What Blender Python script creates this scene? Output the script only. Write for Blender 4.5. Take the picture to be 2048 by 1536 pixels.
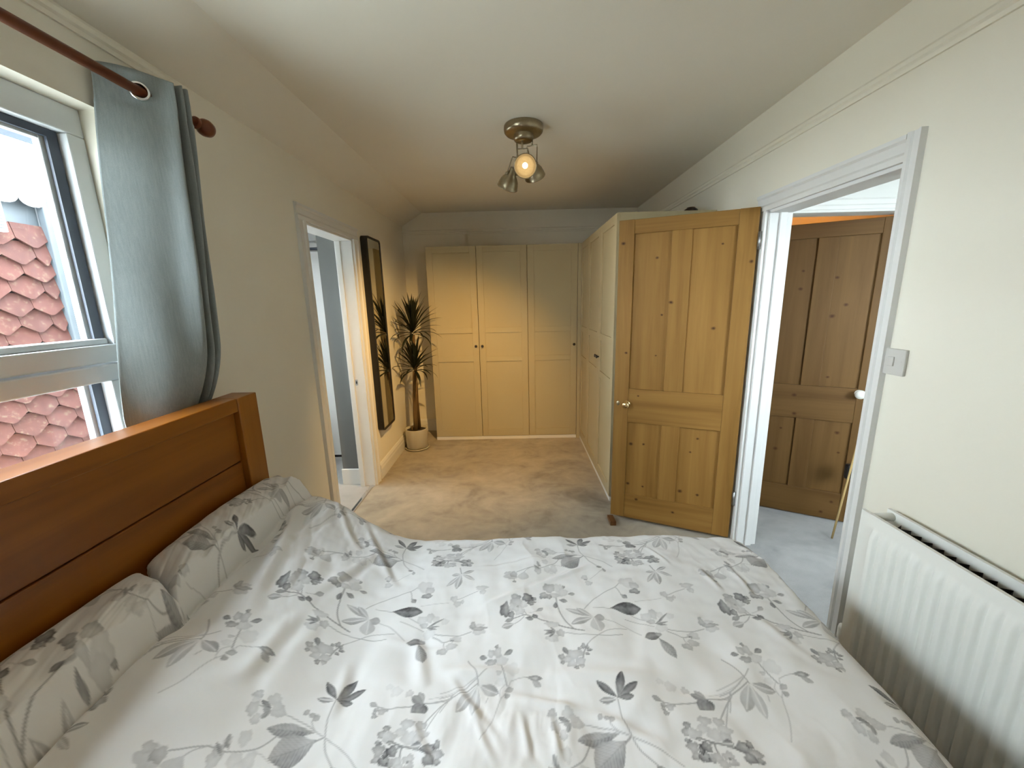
import bpy, math, random
import numpy as np
from mathutils import Vector, Matrix
for o in list(bpy.data.objects): bpy.data.objects.remove(o)
scene = bpy.context.scene
col = scene.collection
R = math.radians

# ------------------------------------------------------------------ camera
cam_d = bpy.data.cameras.new('camera')
cam_d.sensor_width = 36.0
cam_d.lens = 795.0 / 2048.0 * 36.0
cam_d.clip_start = 0.02
cam = bpy.data.objects.new('camera', cam_d)
col.objects.link(cam)
cam.matrix_world = Matrix((( 0.9997, 0.0204, 0.0121, 0.0),
                           ( 0.0074, 0.2068,-0.9784, 0.0),
                           (-0.0225, 0.9782, 0.2066, 1.47),
                           (0, 0, 0, 1)))
scene.camera = cam

# ------------------------------------------------------------------ sky and view
world = bpy.data.worlds.new('overcast_sky')
scene.world = world
world.use_nodes = True
bg = world.node_tree.nodes['Background']
bg.inputs[0].default_value = (0.80, 0.92, 1.0, 1)
bg.inputs[1].default_value = 33.0
scene.view_settings.view_transform = 'Standard'
scene.view_settings.look = 'None'
scene.view_settings.gamma = 1.0
scene.view_settings.use_curve_mapping = False
scene.view_settings.exposure = 0.0
scene.cycles.use_light_tree = False
LAMP_POWER = 26.0
LAMP_COLOUR = (1.0, 0.60, 0.20)

def portal(name, loc, rot, sx, sy):
    l = bpy.data.lights.new(name, 'AREA')
    l.shape = 'RECTANGLE'; l.size = sx; l.size_y = sy
    l.cycles.is_portal = True
    o = bpy.data.objects.new(name, l)
    o.location = loc; o.rotation_euler = rot
    col.objects.link(o)
portal('bedroom_window_daylight', (-1.315, 0.70, 1.49), (0, R(-90), 0), 1.08, 1.14)
portal('landing_window_daylight', (-2.115, 2.85, 1.55), (0, R(-90), 0), 0.9, 0.7)
portal('hall_window_daylight', (2.2, 0.385, 1.55), (R(90), 0, 0), 0.7, 0.9)

# ------------------------------------------------------------------ helpers
def tag(o, label=None, cat=None, group=None, kind=None):
    if label: o['label'] = label
    if cat: o['category'] = cat
    if group: o['group'] = group
    if kind: o['kind'] = kind
    return o

def empty(name, loc=(0, 0, 0), rz=0.0):
    o = bpy.data.objects.new(name, None)
    o.empty_display_size = 0.05
    o.location = loc; o.rotation_euler = (0, 0, rz)
    col.objects.link(o)
    return o

class MB:
    def __init__(s): s.v = []; s.f = []; s.sm = []
    def add(s, vs, fs, smooth=False):
        n = len(s.v); s.v += [tuple(p) for p in vs]
        s.f += [tuple(i + n for i in f) for f in fs]; s.sm += [smooth] * len(fs)
        return s
    def box(s, x0, x1, y0, y1, z0, z1):
        vs = [(x0,y0,z0),(x1,y0,z0),(x1,y1,z0),(x0,y1,z0),(x0,y0,z1),(x1,y0,z1),(x1,y1,z1),(x0,y1,z1)]
        return s.add(vs, [(0,3,2,1),(4,5,6,7),(0,1,5,4),(1,2,6,5),(2,3,7,6),(3,0,4,7)])
    def prism(s, pts, axis, a, b):
        """pts: polygon in the two other axes (in order), extruded along axis from a to b"""
        n = len(pts)
        def mk(p, t):
            if axis == 'x': return (t, p[0], p[1])
            if axis == 'y': return (p[0], t, p[1])
            return (p[0], p[1], t)
        vs = [mk(p, a) for p in pts] + [mk(p, b) for p in pts]
        fs = [tuple(range(n))[::-1], tuple(range(n, 2*n))] + [(i, (i+1) % n, n + (i+1) % n, n + i) for i in range(n)]
        return s.add(vs, fs)
    def lathe(s, prof, centre=(0,0,0), axis=(0,0,1), n=32, smooth=True):
        """prof: (radius, distance along axis)"""
        az = Vector(axis).normalized(); ax = az.orthogonal().normalized(); ay = az.cross(ax)
        c = Vector(centre); vs = []; fs = []; m = len(prof)
        for i in range(n):
            a = 2*math.pi*i/n; d = ax*math.cos(a) + ay*math.sin(a)
            vs += [c + d*r + az*h for r, h in prof]
        for i in range(n):
            j = (i+1) % n
            for k in range(m-1): fs.append((i*m+k, j*m+k, j*m+k+1, i*m+k+1))
        return s.add(vs, fs, smooth)
    def tube(s, pts, r, n=10, cap=True, smooth=True):
        pts = [Vector(p) for p in pts]; vs = []; fs = []
        rr = r if isinstance(r, (list, tuple)) else [r]*len(pts)
        prev = None
        for i, p in enumerate(pts):
            t = (pts[min(i+1, len(pts)-1)] - pts[max(i-1, 0)]).normalized()
            if prev is None: ax = t.orthogonal().normalized()
            else: ax = (prev - t*prev.dot(t)).normalized()
            prev = ax; ay = t.cross(ax)
            vs += [p + (ax*math.cos(2*math.pi*k/n) + ay*math.sin(2*math.pi*k/n))*rr[i] for k in range(n)]
        for i in range(len(pts)-1):
            for k in range(n):
                fs.append((i*n+k, i*n+(k+1) % n, (i+1)*n+(k+1) % n, (i+1)*n+k))
        s.add(vs, fs, smooth)
        if cap:
            b = len(s.v) - len(vs)
            s.f += [tuple(b+k for k in range(n))[::-1], tuple(b+(len(pts)-1)*n+k for k in range(n))]; s.sm += [False, False]
        return s
    def mesh(s, name):
        me = bpy.data.meshes.new(name)
        me.from_pydata(s.v, [], s.f); me.update()
        me.polygons.foreach_set('use_smooth', s.sm)
        return me
    def build(s, name, mat, parent=None, bevel=0.0, seg=2):
        me = s.mesh(name); me.materials.append(mat)
        o = bpy.data.objects.new(name, me); col.objects.link(o)
        if parent: o.parent = parent
        if bevel:
            m = o.modifiers.new('bevel', 'BEVEL'); m.width = bevel; m.segments = seg; m.limit_method = 'ANGLE'
        return o

def box(name, mat, x0, x1, y0, y1, z0, z1, parent=None, bevel=0.0):
    return MB().box(x0, x1, y0, y1, z0, z1).build(name, mat, parent, bevel)

def share(o, parent, loc=(0,0,0)):
    c = o.copy(); col.objects.link(c); c.parent = parent; c.location = loc
    return c

# ------------------------------------------------------------------ materials
class N:
    def __init__(s, name):
        s.m = bpy.data.materials.new(name); s.m.use_nodes = True
        s.t = s.m.node_tree; s.b = s.t.nodes['Principled BSDF']
    def n(s, typ, **k):
        x = s.t.nodes.new(typ)
        for a, v in k.items(): setattr(x, a, v)
        return x
    def l(s, a, b): s.t.links.new(a, b)
    def coord(s, scale=(1,1,1), out='Object', rot=(0,0,0)):
        tc = s.n('ShaderNodeTexCoord'); mp = s.n('ShaderNodeMapping')
        mp.inputs['Scale'].default_value = scale; mp.inputs['Rotation'].default_value = rot
        s.l(tc.outputs[out], mp.inputs[0]); return mp.outputs[0]
    def noise(s, vec, scale, detail=3, rough=0.5, dist=0.0):
        x = s.n('ShaderNodeTexNoise'); x.inputs['Scale'].default_value = scale; x.inputs['Detail'].default_value = detail
        x.inputs['Roughness'].default_value = rough; x.inputs['Distortion'].default_value = dist
        s.l(vec, x.inputs['Vector']); return x.outputs['Fac']
    def ramp(s, fac, stops):
        x = s.n('ShaderNodeValToRGB'); e = x.color_ramp.elements
        while len(e) < len(stops): e.new(0.5)
        for i, (p, c) in enumerate(stops): e[i].position = p; e[i].color = tuple(c) + (1,)
        s.l(fac, x.inputs[0]); return x.outputs[0]
    def mix(s, fac, a, b, mode='MIX'):
        x = s.n('ShaderNodeMix', data_type='RGBA', blend_type=mode)
        if isinstance(fac, (int, float)): x.inputs[0].default_value = fac
        else: s.l(fac, x.inputs[0])
        for v, i in ((a, 6), (b, 7)):
            if isinstance(v, tuple): x.inputs[i].default_value = v + (1,)
            else: s.l(v, x.inputs[i])
        return x.outputs[2]
    def math(s, op, a, b=None, clamp=False):
        x = s.n('ShaderNodeMath', operation=op, use_clamp=clamp)
        for v, i in ((a, 0), (b, 1)):
            if v is None: continue
            if isinstance(v, (int, float)): x.inputs[i].default_value = v
            else: s.l(v, x.inputs[i])
        return x.outputs[0]
    def bump(s, h, strength=0.3, dist=0.005):
        x = s.n('ShaderNodeBump'); x.inputs['Strength'].default_value = strength; x.inputs['Distance'].default_value = dist
        s.l(h, x.inputs['Height']); s.l(x.outputs[0], s.b.inputs['Normal'])
    def set(s, **k):
        for a, v in k.items():
            i = s.b.inputs[a.replace('_', ' ')]
            if hasattr(v, 'links') or not isinstance(v, (int, float, tuple)): s.l(v, i)
            else: i.default_value = v + (1,) if isinstance(v, tuple) and len(v) == 3 else v
        return s

def paint(name, c, rough=0.6, var=0.04, bump=0.05, scale=60):
    x = N(name); v = x.coord()
    f = x.noise(v, 2.5, 1)
    x.set(Base_Color=x.ramp(f, [(0.3, tuple(k*(1-var) for k in c)), (0.7, tuple(min(1, k*(1+var)) for k in c))]), Roughness=rough)
    if bump >= 0.2: x.bump(x.noise(v, scale, 2), bump, 0.002)
    return x.m

def metal(name, c, rough=0.25):
    x = N(name); v = x.coord(); f = x.noise(v, 90, 2)
    x.set(Base_Color=x.ramp(f, [(0.3, tuple(k*0.85 for k in c)), (0.7, c)]), Metallic=1.0, Roughness=rough)
    return x.m

def wood(name, dark, light, grain='z', knots=(), kdark=(0.055,0.018,0.005), rough=0.5, scale=1.0, streak=1.0, coat=0.0, spec=0.22):
    """grain runs along one local axis; knots are (across, up, radius) in the local x-z plane"""
    x = N(name)
    sc = {'z': (26, 26, 1.3), 'x': (1.3, 26, 26), 'y': (26, 1.3, 26)}[grain]
    v = x.coord(tuple(k*scale for k in sc))
    w = x.coord(tuple(k*scale*0.22 for k in sc))
    a = x.noise(v, 1.0, 3, 0.6, 0.6)
    b = x.noise(w, 1.0, 1, 0.5, 1.2)
    wave = x.n('ShaderNodeTexWave', wave_type='RINGS', rings_direction={'z':'Z','x':'X','y':'Y'}[grain])
    wave.inputs['Scale'].default_value = 0.35; wave.inputs['Distortion'].default_value = 7.0; wave.inputs['Detail'].default_value = 2
    x.l(w, wave.inputs['Vector'])
    f = x.math('ADD', x.math('MULTIPLY', a, 0.45), x.math('ADD', x.math('MULTIPLY', b, 0.35), x.math('MULTIPLY', wave.outputs['Fac'], 0.10*streak)))
    c = x.ramp(f, [(0.30, dark), (0.47, tuple((p+q)/2 for p, q in zip(dark, light))), (0.66, light)])
    if knots:
        tc = x.n('ShaderNodeTexCoord'); sp = x.n('ShaderNodeSeparateXYZ'); x.l(tc.outputs['Object'], sp.inputs[0])
        wob = x.math('MULTIPLY', x.math('SUBTRACT', x.noise(x.coord(), 60, 2), 0.5), 0.006)
        tot = None
        for kx, kz, kr in knots:
            dx = x.math('MULTIPLY', x.math('SUBTRACT', sp.outputs[0], kx), 0.8); dz = x.math('SUBTRACT', sp.outputs[2], kz)
            d = x.math('ADD', x.math('SQRT', x.math('ADD', x.math('MULTIPLY', dx, dx), x.math('MULTIPLY', dz, dz))), wob)
            k = x.math('SUBTRACT', 1.25, x.math('DIVIDE', d, kr), clamp=True)
            tot = k if tot is None else x.math('MAXIMUM', tot, k)
        c = x.mix(tot, c, kdark)
    x.set(Base_Color=c, Roughness=rough, Specular_IOR_Level=spec)
    if coat: x.set(Coat_Weight=coat, Coat_Roughness=0.2)
    return x.m

M = {}
M['wall'] = paint('white_wall_paint', (0.855, 0.815, 0.695), 0.75, 0.01, 0.12, 90)
M['ceiling'] = paint('white_ceiling_paint', (0.87, 0.84, 0.74), 0.8, 0.01, 0.10, 70)
M['trim'] = paint('white_gloss_trim', (0.78, 0.775, 0.745), 0.35, 0.02, 0.04, 40)
M['hallwhite'] = paint('hall_white_paint', (0.78, 0.78, 0.76), 0.5, 0.02, 0.05, 60)
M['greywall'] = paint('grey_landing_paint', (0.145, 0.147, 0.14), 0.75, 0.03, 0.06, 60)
M['upvc'] = paint('white_window_plastic', (0.74, 0.77, 0.78), 0.3, 0.01, 0.0)
M['darkframe'] = paint('dark_window_outside', (0.045, 0.055, 0.075), 0.45, 0.05, 0.0)
M['wardrobe'] = paint('cream_wardrobe_foil', (0.49, 0.415, 0.25), 0.6, 0.015, 0.02, 50)
M['plinth'] = paint('white_plinth', (0.84, 0.83, 0.80), 0.5, 0.02, 0.0)
M['knobdark'] = paint('dark_knob', (0.015, 0.012, 0.012), 0.3, 0.1, 0.0)
M['black'] = paint('black_plastic', (0.010, 0.009, 0.009), 0.4, 0.1, 0.0)
M['brass'] = metal('polished_brass', (0.80, 0.62, 0.33), 0.18)
M['antique'] = metal('antique_brass', (0.36, 0.30, 0.20), 0.32)
M['steel'] = metal('grey_steel', (0.45, 0.46, 0.46), 0.4)
M['chrome'] = metal('chrome', (0.85, 0.86, 0.87), 0.1)
M['polewood'] = wood('stained_pole_wood', (0.10, 0.028, 0.012), (0.22, 0.07, 0.028), 'y', rough=0.35)
M['oakY'] = wood('honey_oak_y', (0.16, 0.045, 0.003), (0.30, 0.098, 0.008), 'y', rough=0.36, scale=0.7, spec=0.4)
M['oakZ'] = wood('honey_oak_z', (0.18, 0.055, 0.004), (0.33, 0.115, 0.010), 'z', rough=0.36, scale=0.7, spec=0.5)
M['oakX'] = wood('honey_oak_x', (0.16, 0.045, 0.003), (0.30, 0.098, 0.008), 'x', rough=0.42, scale=0.7)
K1 = [(0.496,1.69,.008),(0.454,1.365,.006),(0.164,1.742,.006),(0.176,1.288,.010),(0.649,1.134,.008),(0.687,1.781,.010),(0.407,1.436,.010),(0.566,0.866,.006),
      (0.522,0.549,.007),(0.600,0.541,.011),(0.610,0.264,.010),(0.213,0.626,.007),(0.248,0.535,.006),(0.291,0.269,.011),(0.191,0.262,.008),(0.55,0.166,.009),(0.324,0.121,.008),(0.023,1.641,.009),(0.476,1.121,.005),(0.516,0.258,.006)]
K2 = [(0.067,1.605,.008),(0.065,1.497,.010),(0.237,1.558,.009),(0.298,1.397,.010),(0.098,0.825,.011),(0.111,0.702,.011),(0.034,0.442,.011),(0.348,0.599,.012),(0.368,0.468,.007),(0.051,0.59,.007),(0.369,0.131,.009),(0.323,0.05,.010),(0.26,0.953,.008),(0.24,1.33,.012)]
P1 = ((0.215, 0.105, 0.022), (0.345, 0.183, 0.048))
M['pineV'] = wood('stripped_pine_upright', *P1, 'z', [(-a, z, r) for a, z, r in K1], rough=0.55)
M['pineH'] = wood('stripped_pine_rail', *P1, 'x', [(-a, z, r) for a, z, r in K1], rough=0.55)
P2 = ((0.095, 0.046, 0.012), (0.155, 0.083, 0.025))
M['pine2V'] = wood('dark_pine_upright', *P2, 'z', K2, rough=0.55)
M['pine2H'] = wood('dark_pine_rail', *P2, 'x', K2, rough=0.55)
M['darkwood'] = wood('dark_block_wood', (0.09, 0.035, 0.012), (0.2, 0.09, 0.03), 'y', rough=0.5)
M['cane'] = wood('bamboo_cane', (0.40, 0.27, 0.10), (0.58, 0.42, 0.2), 'z', rough=0.5)
M['pot'] = paint('cream_glazed_pot', (0.56, 0.52, 0.42), 0.4, 0.03, 0.08, 30)
M['soil'] = paint('dark_soil', (0.03, 0.02, 0.012), 0.9, 0.3, 0.6, 120)
M['radiator'] = paint('cream_radiator_enamel', (0.90, 0.90, 0.84), 0.35, 0.01, 0.02, 30)
M['fins'] = paint('dark_convector_fins', (0.03, 0.03, 0.03), 0.6, 0.2, 0.0)
M['switch'] = paint('off_white_switch_plastic', (0.60, 0.58, 0.54), 0.4, 0.03, 0.0)
M['lead'] = paint('lead_flashing', (0.075, 0.088, 0.10), 0.6, 0.15, 0.3, 20)
M['render'] = paint('white_outside_board', (0.80, 0.82, 0.83), 0.6, 0.04, 0.05, 20)
M['ground'] = paint('pale_bounce_ground', (0.30, 0.30, 0.28), 0.9, 0.2, 0.3, 5)
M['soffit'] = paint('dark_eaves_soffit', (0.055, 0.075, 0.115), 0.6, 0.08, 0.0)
M['porcelain'] = paint('white_porcelain', (0.72, 0.72, 0.66), 0.2, 0.02, 0.0)
M['amberglass'] = paint('amber_glass', (0.03, 0.02, 0.02), 0.1, 0.1, 0.0)

def emit(name, c, s):
    x = N(name); x.set(Emission_Color=c, Emission_Strength=s, Base_Color=(0.8, 0.8, 0.8)); return x.m
M['bulb'] = emit('lit_bulb', (1.0, 0.78, 0.46), 2.6)
M['bulb_dim'] = emit('lit_bulb_side', (1.0, 0.72, 0.35), 4.5)

x = N('window_glass'); g = x.n('ShaderNodeBsdfGlossy'); g.inputs['Roughness'].default_value = 0.0
t = x.n('ShaderNodeBsdfTransparent'); mx = x.n('ShaderNodeMixShader'); fr = x.n('ShaderNodeLayerWeight'); fr.inputs[0].default_value = 0.04
x.l(x.math('ADD', x.math('MULTIPLY', x.math('POWER', fr.outputs['Facing'], 3.0), 0.25), 0.03), mx.inputs[0]); x.l(t.outputs[0], mx.inputs[1]); x.l(g.outputs[0], mx.inputs[2])
x.l(mx.outputs[0], x.t.nodes['Material Output'].inputs[0]); M['glass'] = x.m

x = N('mirror_glass'); x.set(Base_Color=(0.86, 0.87, 0.85), Metallic=1.0, Roughness=0.02); M['mirror'] = x.m

def carpet(name, a, b, c):
    x = N(name); v = x.coord(); st = x.coord((1.0, 1.35, 1.0), rot=(0, 0, 0.5))
    big = x.noise(st, 2.6, 4, 0.62, 0.8); mid = x.noise(v, 11, 2, 0.6, 0.5); fine = x.noise(v, 420, 0)
    f = x.math('ADD', x.math('MULTIPLY', big, 0.62), x.math('ADD', x.math('MULTIPLY', mid, 0.23), x.math('MULTIPLY', fine, 0.15)))
    x.set(Base_Color=x.ramp(f, [(0.33, a), (0.47, b), (0.66, c)]), Roughness=1.0, Sheen_Weight=0.25, Sheen_Roughness=0.6)
    x.bump(x.math('ADD', x.math('MULTIPLY', fine, 0.7), x.math('MULTIPLY', mid, 0.8)), 0.8, 0.006)
    return x.m
M['carpet'] = carpet('beige_cut_pile_carpet', (0.18, 0.146, 0.097), (0.335, 0.28, 0.195), (0.46, 0.39, 0.28))
M['hallcarpet'] = carpet('grey_hall_carpet', (0.26, 0.26, 0.26), (0.36, 0.36, 0.355), (0.45, 0.45, 0.445))
M['landfloor'] = carpet('pale_landing_carpet', (0.30, 0.285, 0.26), (0.36, 0.345, 0.315), (0.42, 0.40, 0.37))

x = N('grey_curtain_linen'); v = x.coord((700, 700, 700)); f = x.noise(v, 1.0, 2); g2 = x.noise(x.coord((260, 260, 14)), 1.0, 2)
x.set(Base_Color=x.ramp(x.math('ADD', x.math('MULTIPLY', f, 0.6), x.math('MULTIPLY', g2, 0.4)), [(0.35, (0.20, 0.225, 0.222)), (0.65, (0.27, 0.30, 0.293))]), Roughness=0.9, Sheen_Weight=0.2)
x.bump(f, 0.2, 0.001); M['curtain'] = x.m

def leafmat(name, a, b):
    x = N(name); f = x.noise(x.coord(), 14, 2); x.set(Base_Color=x.ramp(f, [(0.3, a), (0.7, b)]), Roughness=0.45); return x.m
M['leaf'] = leafmat('dark_green_leaf', (0.004, 0.007, 0.003), (0.009, 0.014, 0.006))
M['trunk'] = wood('dragon_tree_trunk', (0.10, 0.06, 0.025), (0.24, 0.16, 0.075), 'z', rough=0.8)

def tilemat(name, a, b, c):
    x = N(name); oi = x.n('ShaderNodeObjectInfo'); v = x.coord()
    add = x.n('ShaderNodeVectorMath', operation='ADD'); x.l(v, add.inputs[0])
    cmb = x.n('ShaderNodeCombineXYZ'); k = x.math('MULTIPLY', oi.outputs['Random'], 60.0)
    for i in range(3): x.l(k, cmb.inputs[i])
    x.l(cmb.outputs[0], add.inputs[1])
    f = x.noise(add.outputs[0], 17, 4, 0.6); sp = x.noise(add.outputs[0], 34, 3, 0.7)
    base = x.ramp(f, [(0.3, a), (0.6, b)])
    tone = x.ramp(oi.outputs['Random'], [(0.0, (0.82, 0.82, 0.82)), (1.0, (1.0, 0.98, 0.95))])
    lich = x.math('MULTIPLY', x.math('SUBTRACT', sp, 0.56), 6.0, clamp=True)
    x.set(Base_Color=x.mix(lich, x.mix(1.0, base, tone, 'MULTIPLY'), c), Roughness=0.85); x.bump(sp, 0.12, 0.002)
    return x.m
M['tile'] = tilemat('red_clay_tile', (0.050, 0.0125, 0.0085), (0.068, 0.019, 0.013), (0.085, 0.055, 0.034))

# ------------------------------------------------------------------ room shell
XL, XR, YN, YF, ZC = -1.18, 1.30, -1.0, 4.44, 2.385
def struct(o, label=None):
    o['kind'] = 'structure'
    if label: o['label'] = label
    return o

struct(box('floor', M['carpet'], XL - 0.02, XR, YN, YF, -0.06, 0.0), 'beige cut-pile bedroom carpet')
struct(box('floor_landing', M['landfloor'], -2.10, XL - 0.02, 2.20, 3.80, -0.06, 0.0), 'pale carpet beyond the open left doorway')
struct(box('floor_hall', M['hallcarpet'], XR, 3.2, 0.40, 3.60, -0.06, 0.0), 'grey carpet of the hall beyond the pine door')

wy0, wy1, wz0, wz1 = 0.14, 1.268, 0.94, 2.030     # bedroom window opening
dy0, dy1, dz1 = 2.362, 3.035, 1.930                # left doorway
w = MB()
XO = XL - 0.125
w.box(XO, XL, YN, wy0, 0, ZC); w.box(XO, XL, wy0, wy1, 0, wz0); w.box(XO, XL, wy0, wy1, wz1, ZC)
w.box(XO, XL, wy1, dy0, 0, ZC); w.box(XO, XL, dy0, dy1, dz1, ZC); w.box(XO, XL, dy1, YF + 0.1, 0, ZC)
struct(w.build('wall_left', M['wall']), 'white wall with the window and the left doorway')

rdy0, rdy1, rdz1 = 1.437, 2.165, 1.885             # right doorway
w = MB()
w.box(XR, XR + 0.11, YN, rdy0, 0, ZC); w.box(XR, XR + 0.11, rdy0, rdy1, rdz1, ZC); w.box(XR, XR + 0.11, rdy1, YF + 0.1, 0, ZC)
struct(w.build('wall_right', M['wall']), 'white wall with the radiator and the right doorway')
struct(box('wall_far', M['wall'], XL, XR, YF, YF + 0.1, 0, ZC), 'white wall behind the wardrobes')
struct(box('wall_near', M['wall'], XO, XR + 0.11, YN - 0.1, YN, 0, ZC), 'white wall behind the viewer')
# ceiling with the raked strip on the window side
c = MB()
c.prism([(-0.963, ZC), (XR + 0.11, ZC), (XR + 0.11, ZC + 0.1), (XL - 0.125, ZC + 0.1), (XL - 0.125, 2.255), (XL, 2.255)], 'y', YN - 0.1, YF + 0.1)
struct(c.build('ceiling', M['ceiling']), 'white ceiling with a raked strip above the window wall')

# picture rails and skirting
def rail_prof(h=0.045, d=0.016):
    return [(0, 0), (d*0.55, 0), (d*0.55, h*0.3), (d, h*0.45), (d, h*0.75), (d*0.45, h), (0, h)]
struct(MB().prism([(XR - a, 2.168 + b) for a, b in rail_prof()], 'y', YN, YF).build('trim_1', M['wall']), 'picture rail on the right wall')
struct(MB().prism([(YF - a, 2.168 + b) for a, b in rail_prof()], 'x', XL, XR).build('trim_2', M['wall']), 'picture rail above the far wardrobe')
struct(MB().prism([(XL + a, 2.205 + b) for a, b in rail_prof(0.045, 0.012)], 'y', YN, 1.60).build('trim_3', M['wall']), 'moulding above the curtain pole')
sk = [(0, 0), (0.018, 0), (0.018, 0.085), (0.014, 0.10), (0.014, 0.115), (0.006, 0.135), (0, 0.14)]
struct(MB().prism([(XL + a, b) for a, b in sk], 'y', 3.15, YF).build('baseboard_left', M['trim']), 'white moulded skirting under the mirror')
struct(MB().prism([(XL + a, b) for a, b in sk], 'y', YN, 2.31).build('baseboard_window', M['trim']), 'white skirting behind the bed')
struct(MB().prism([(XR - a, b) for a, b in sk], 'y', YN, 1.385).build('baseboard_right', M['trim']), 'white skirting behind the radiator')
struct(MB().prism([(YF - a, b) for a, b in sk], 'x', XL + 0.02, -0.88).build('baseboard_far', M['trim']), 'white skirting behind the plant')

# ------------------------------------------------------------------ bedroom window
win = struct(empty('window_1', (-1.26, 0.70, wz0)), 'white plastic window above the headboard with dark outer edges')
def wpart(name, mat, x0, x1, y0, y1, z0, z1, parent=win, bevel=0.004):
    ox, oy, oz = win.location
    o = box(name, mat, x0-ox, x1-ox, y0-oy, y1-oy, z0-oz, z1-oz, parent, bevel)
    if parent is not win: o.location = (0, 0, 0)
    return o
fx0, fx1 = -1.300, -1.240
wpart('frame_head', M['upvc'], fx0, fx1, wy0, wy1, 1.955, wz1)
wpart('frame_jamb', M['upvc'], fx0, fx1, 1.218, wy1, wz0, 1.955)
wpart('frame_jamb', M['upvc'], fx0, fx1, wy0, 0.196, wz0, 1.955)
wpart('frame_sill', M['upvc'], fx0, fx1, 0.196, 1.212, wz0, 0.995)
wpart('transom', M['upvc'], fx0, fx1 + 0.004, 0.196, 1.236, 1.312, 1.366)
wpart('transom_lip', M['upvc'], fx0, fx1 - 0.012, 0.196, 1.212, 1.366, 1.384)
sash = wpart('lower_sash', M['upvc'], fx0 + 0.005, fx1 + 0.012, 0.215, 1.232, 1.258, 1.308)
wpart('sash_stile', M['upvc'], fx0 + 0.005, fx1 + 0.012, 1.172, 1.232, 0.98, 1.258, sash)
wpart('sash_stile', M['upvc'], fx0 + 0.005, fx1 + 0.012, 0.215, 0.275, 0.98, 1.258, sash)
wpart('sash_rail', M['upvc'], fx0 + 0.005, fx1 + 0.012, 0.275, 1.172, 0.98, 1.03, sash)
for a, b in ((1.186, 1.214), (0.196, 0.226)): wpart('dark_edge', M['darkframe'], -1.2715, -1.264, a, b, 1.384, 1.955, win, 0.0)
for a, b in ((1.176, 1.218), (0.196, 0.236)): wpart('outer_bead', M['upvc'], -1.296, -1.2765, a, b, 1.384, 1.955, win, 0.002)
wpart('dark_edge', M['darkframe'], -1.2715, -1.264, 0.226, 1.186, 1.934, 1.955, win, 0.0)
wpart('outer_bead', M['upvc'], -1.296, -1.2765, 0.236, 1.176, 1.926, 1.955, win, 0.002)
for a, b in ((1.144, 1.172), (0.275, 0.305)): wpart('dark_edge', M['darkframe'], -1.2715, -1.262, a, b, 1.03, 1.258, win, 0.0)
for a, b in ((1.134, 1.175), (0.272, 0.315)): wpart('outer_bead', M['upvc'], -1.296, -1.2765, a, b, 1.03, 1.258, win, 0.002)
wpart('glass_pane', M['glass'], -1.276, -1.272, 0.196, 1.212, 1.37, 1.955, win, 0.0)
wpart('glass_pane', M['glass'], -1.276, -1.272, 0.275, 1.172, 1.03, 1.258, win, 0.0)
struct(box('trim_4', M['upvc'], -1.245, XL + 0.03, wy0 - 0.03, wy1 + 0.02, wz0 - 0.03, wz0, None, 0.004), 'white window board behind the headboard')

# ------------------------------------------------------------------ left doorway: casing, lining, threshold
def casing(name, pts_side, mat, label):
    return None
cas = [(0, 0), (0.018, 0), (0.018, 0.020), (0.012, 0.030), (0.012, 0.060), (0.020, 0.068), (0.020, 0.082), (0.0, 0.086)]   # depth, along width from the opening outwards
def cas_y(x, sgn, y, dirn, z0, z1, name, label):
    return struct(MB().prism([(x + sgn*a, y + dirn*b) for a, b in cas], 'z', z0, z1).build(name, M['trim']), label)
cas_y(XL, 1, dy0, -1, 0, dz1, 'trim_5', 'near upright of the left door casing')
cas_y(XL, 1, dy1, 1, 0, dz1, 'trim_6', 'far upright of the left door casing beside the mirror')
struct(MB().prism([(XL + a, dz1 + b) for a, b in cas], 'y', dy0 - 0.086, dy1 + 0.086).build('trim_7', M['trim']), 'head of the left door casing')
lin = MB(); lin.box(XO, XL + 0.002, dy0 - 0.001, dy0 + 0.014, 0, dz1); lin.box(XO, XL + 0.002, dy1 - 0.014, dy1 + 0.001, 0, dz1); lin.box(XO, XL + 0.002, dy0, dy1, dz1 - 0.014, dz1 + 0.001)
lin.box(XO + 0.01, XO + 0.045, dy1 - 0.028, dy1 - 0.014, 0, dz1 - 0.014)
lo = struct(lin.build('trim_8', M['trim'], None, 0.002), 'white lining of the left doorway')
st = MB(); st.box(-1.254, -1.236, 3.017, 3.022, 0.848, 0.892); st.build('strike_plate', M['steel'], lo)
st = MB(); st.box(-1.250, -1.240, 3.0165, 3.0175, 0.860, 0.880); st.build('latch_hole', M['black'], lo)
struct(MB().prism([(-1.225, 0), (-1.19, 0), (-1.193, 0.006), (-1.2, 0.008), (-1.215, 0.008), (-1.222, 0.006)], 'y', dy0, dy1).build('trim_9', M['chrome']), 'metal threshold strip in the left doorway')

# landing beyond it
lw = MB(); lw.box(-1.452, XO, 3.065, 3.165, 0, 2.4)
lw.box(XO - 0.0, XO - 0.06, 3.165, 3.80, 0, 2.4)
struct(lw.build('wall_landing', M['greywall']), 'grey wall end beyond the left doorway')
struct(box('baseboard_landing', M['trim'], -1.460, XO, 3.050, 3.066, 0, 0.135, None, 0.003), 'white skirting on the grey landing wall')
lw = MB(); lw.box(-2.10, XO, 3.70, 3.80, 0, 2.4); lw.box(-2.10, XO, 2.15, 2.22, 0, 2.4)
lw.box(-2.2, -2.10, 2.15, 2.50, 0, 2.4); lw.box(-2.2, -2.10, 3.20, 3.80, 0, 2.4); lw.box(-2.2, -2.10, 2.50, 3.20, 0, 1.1); lw.box(-2.2, -2.10, 2.50, 3.20, 2.0, 2.4)
struct(lw.build('wall_landing_outer', M['hallwhite']), 'white landing walls')
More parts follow.
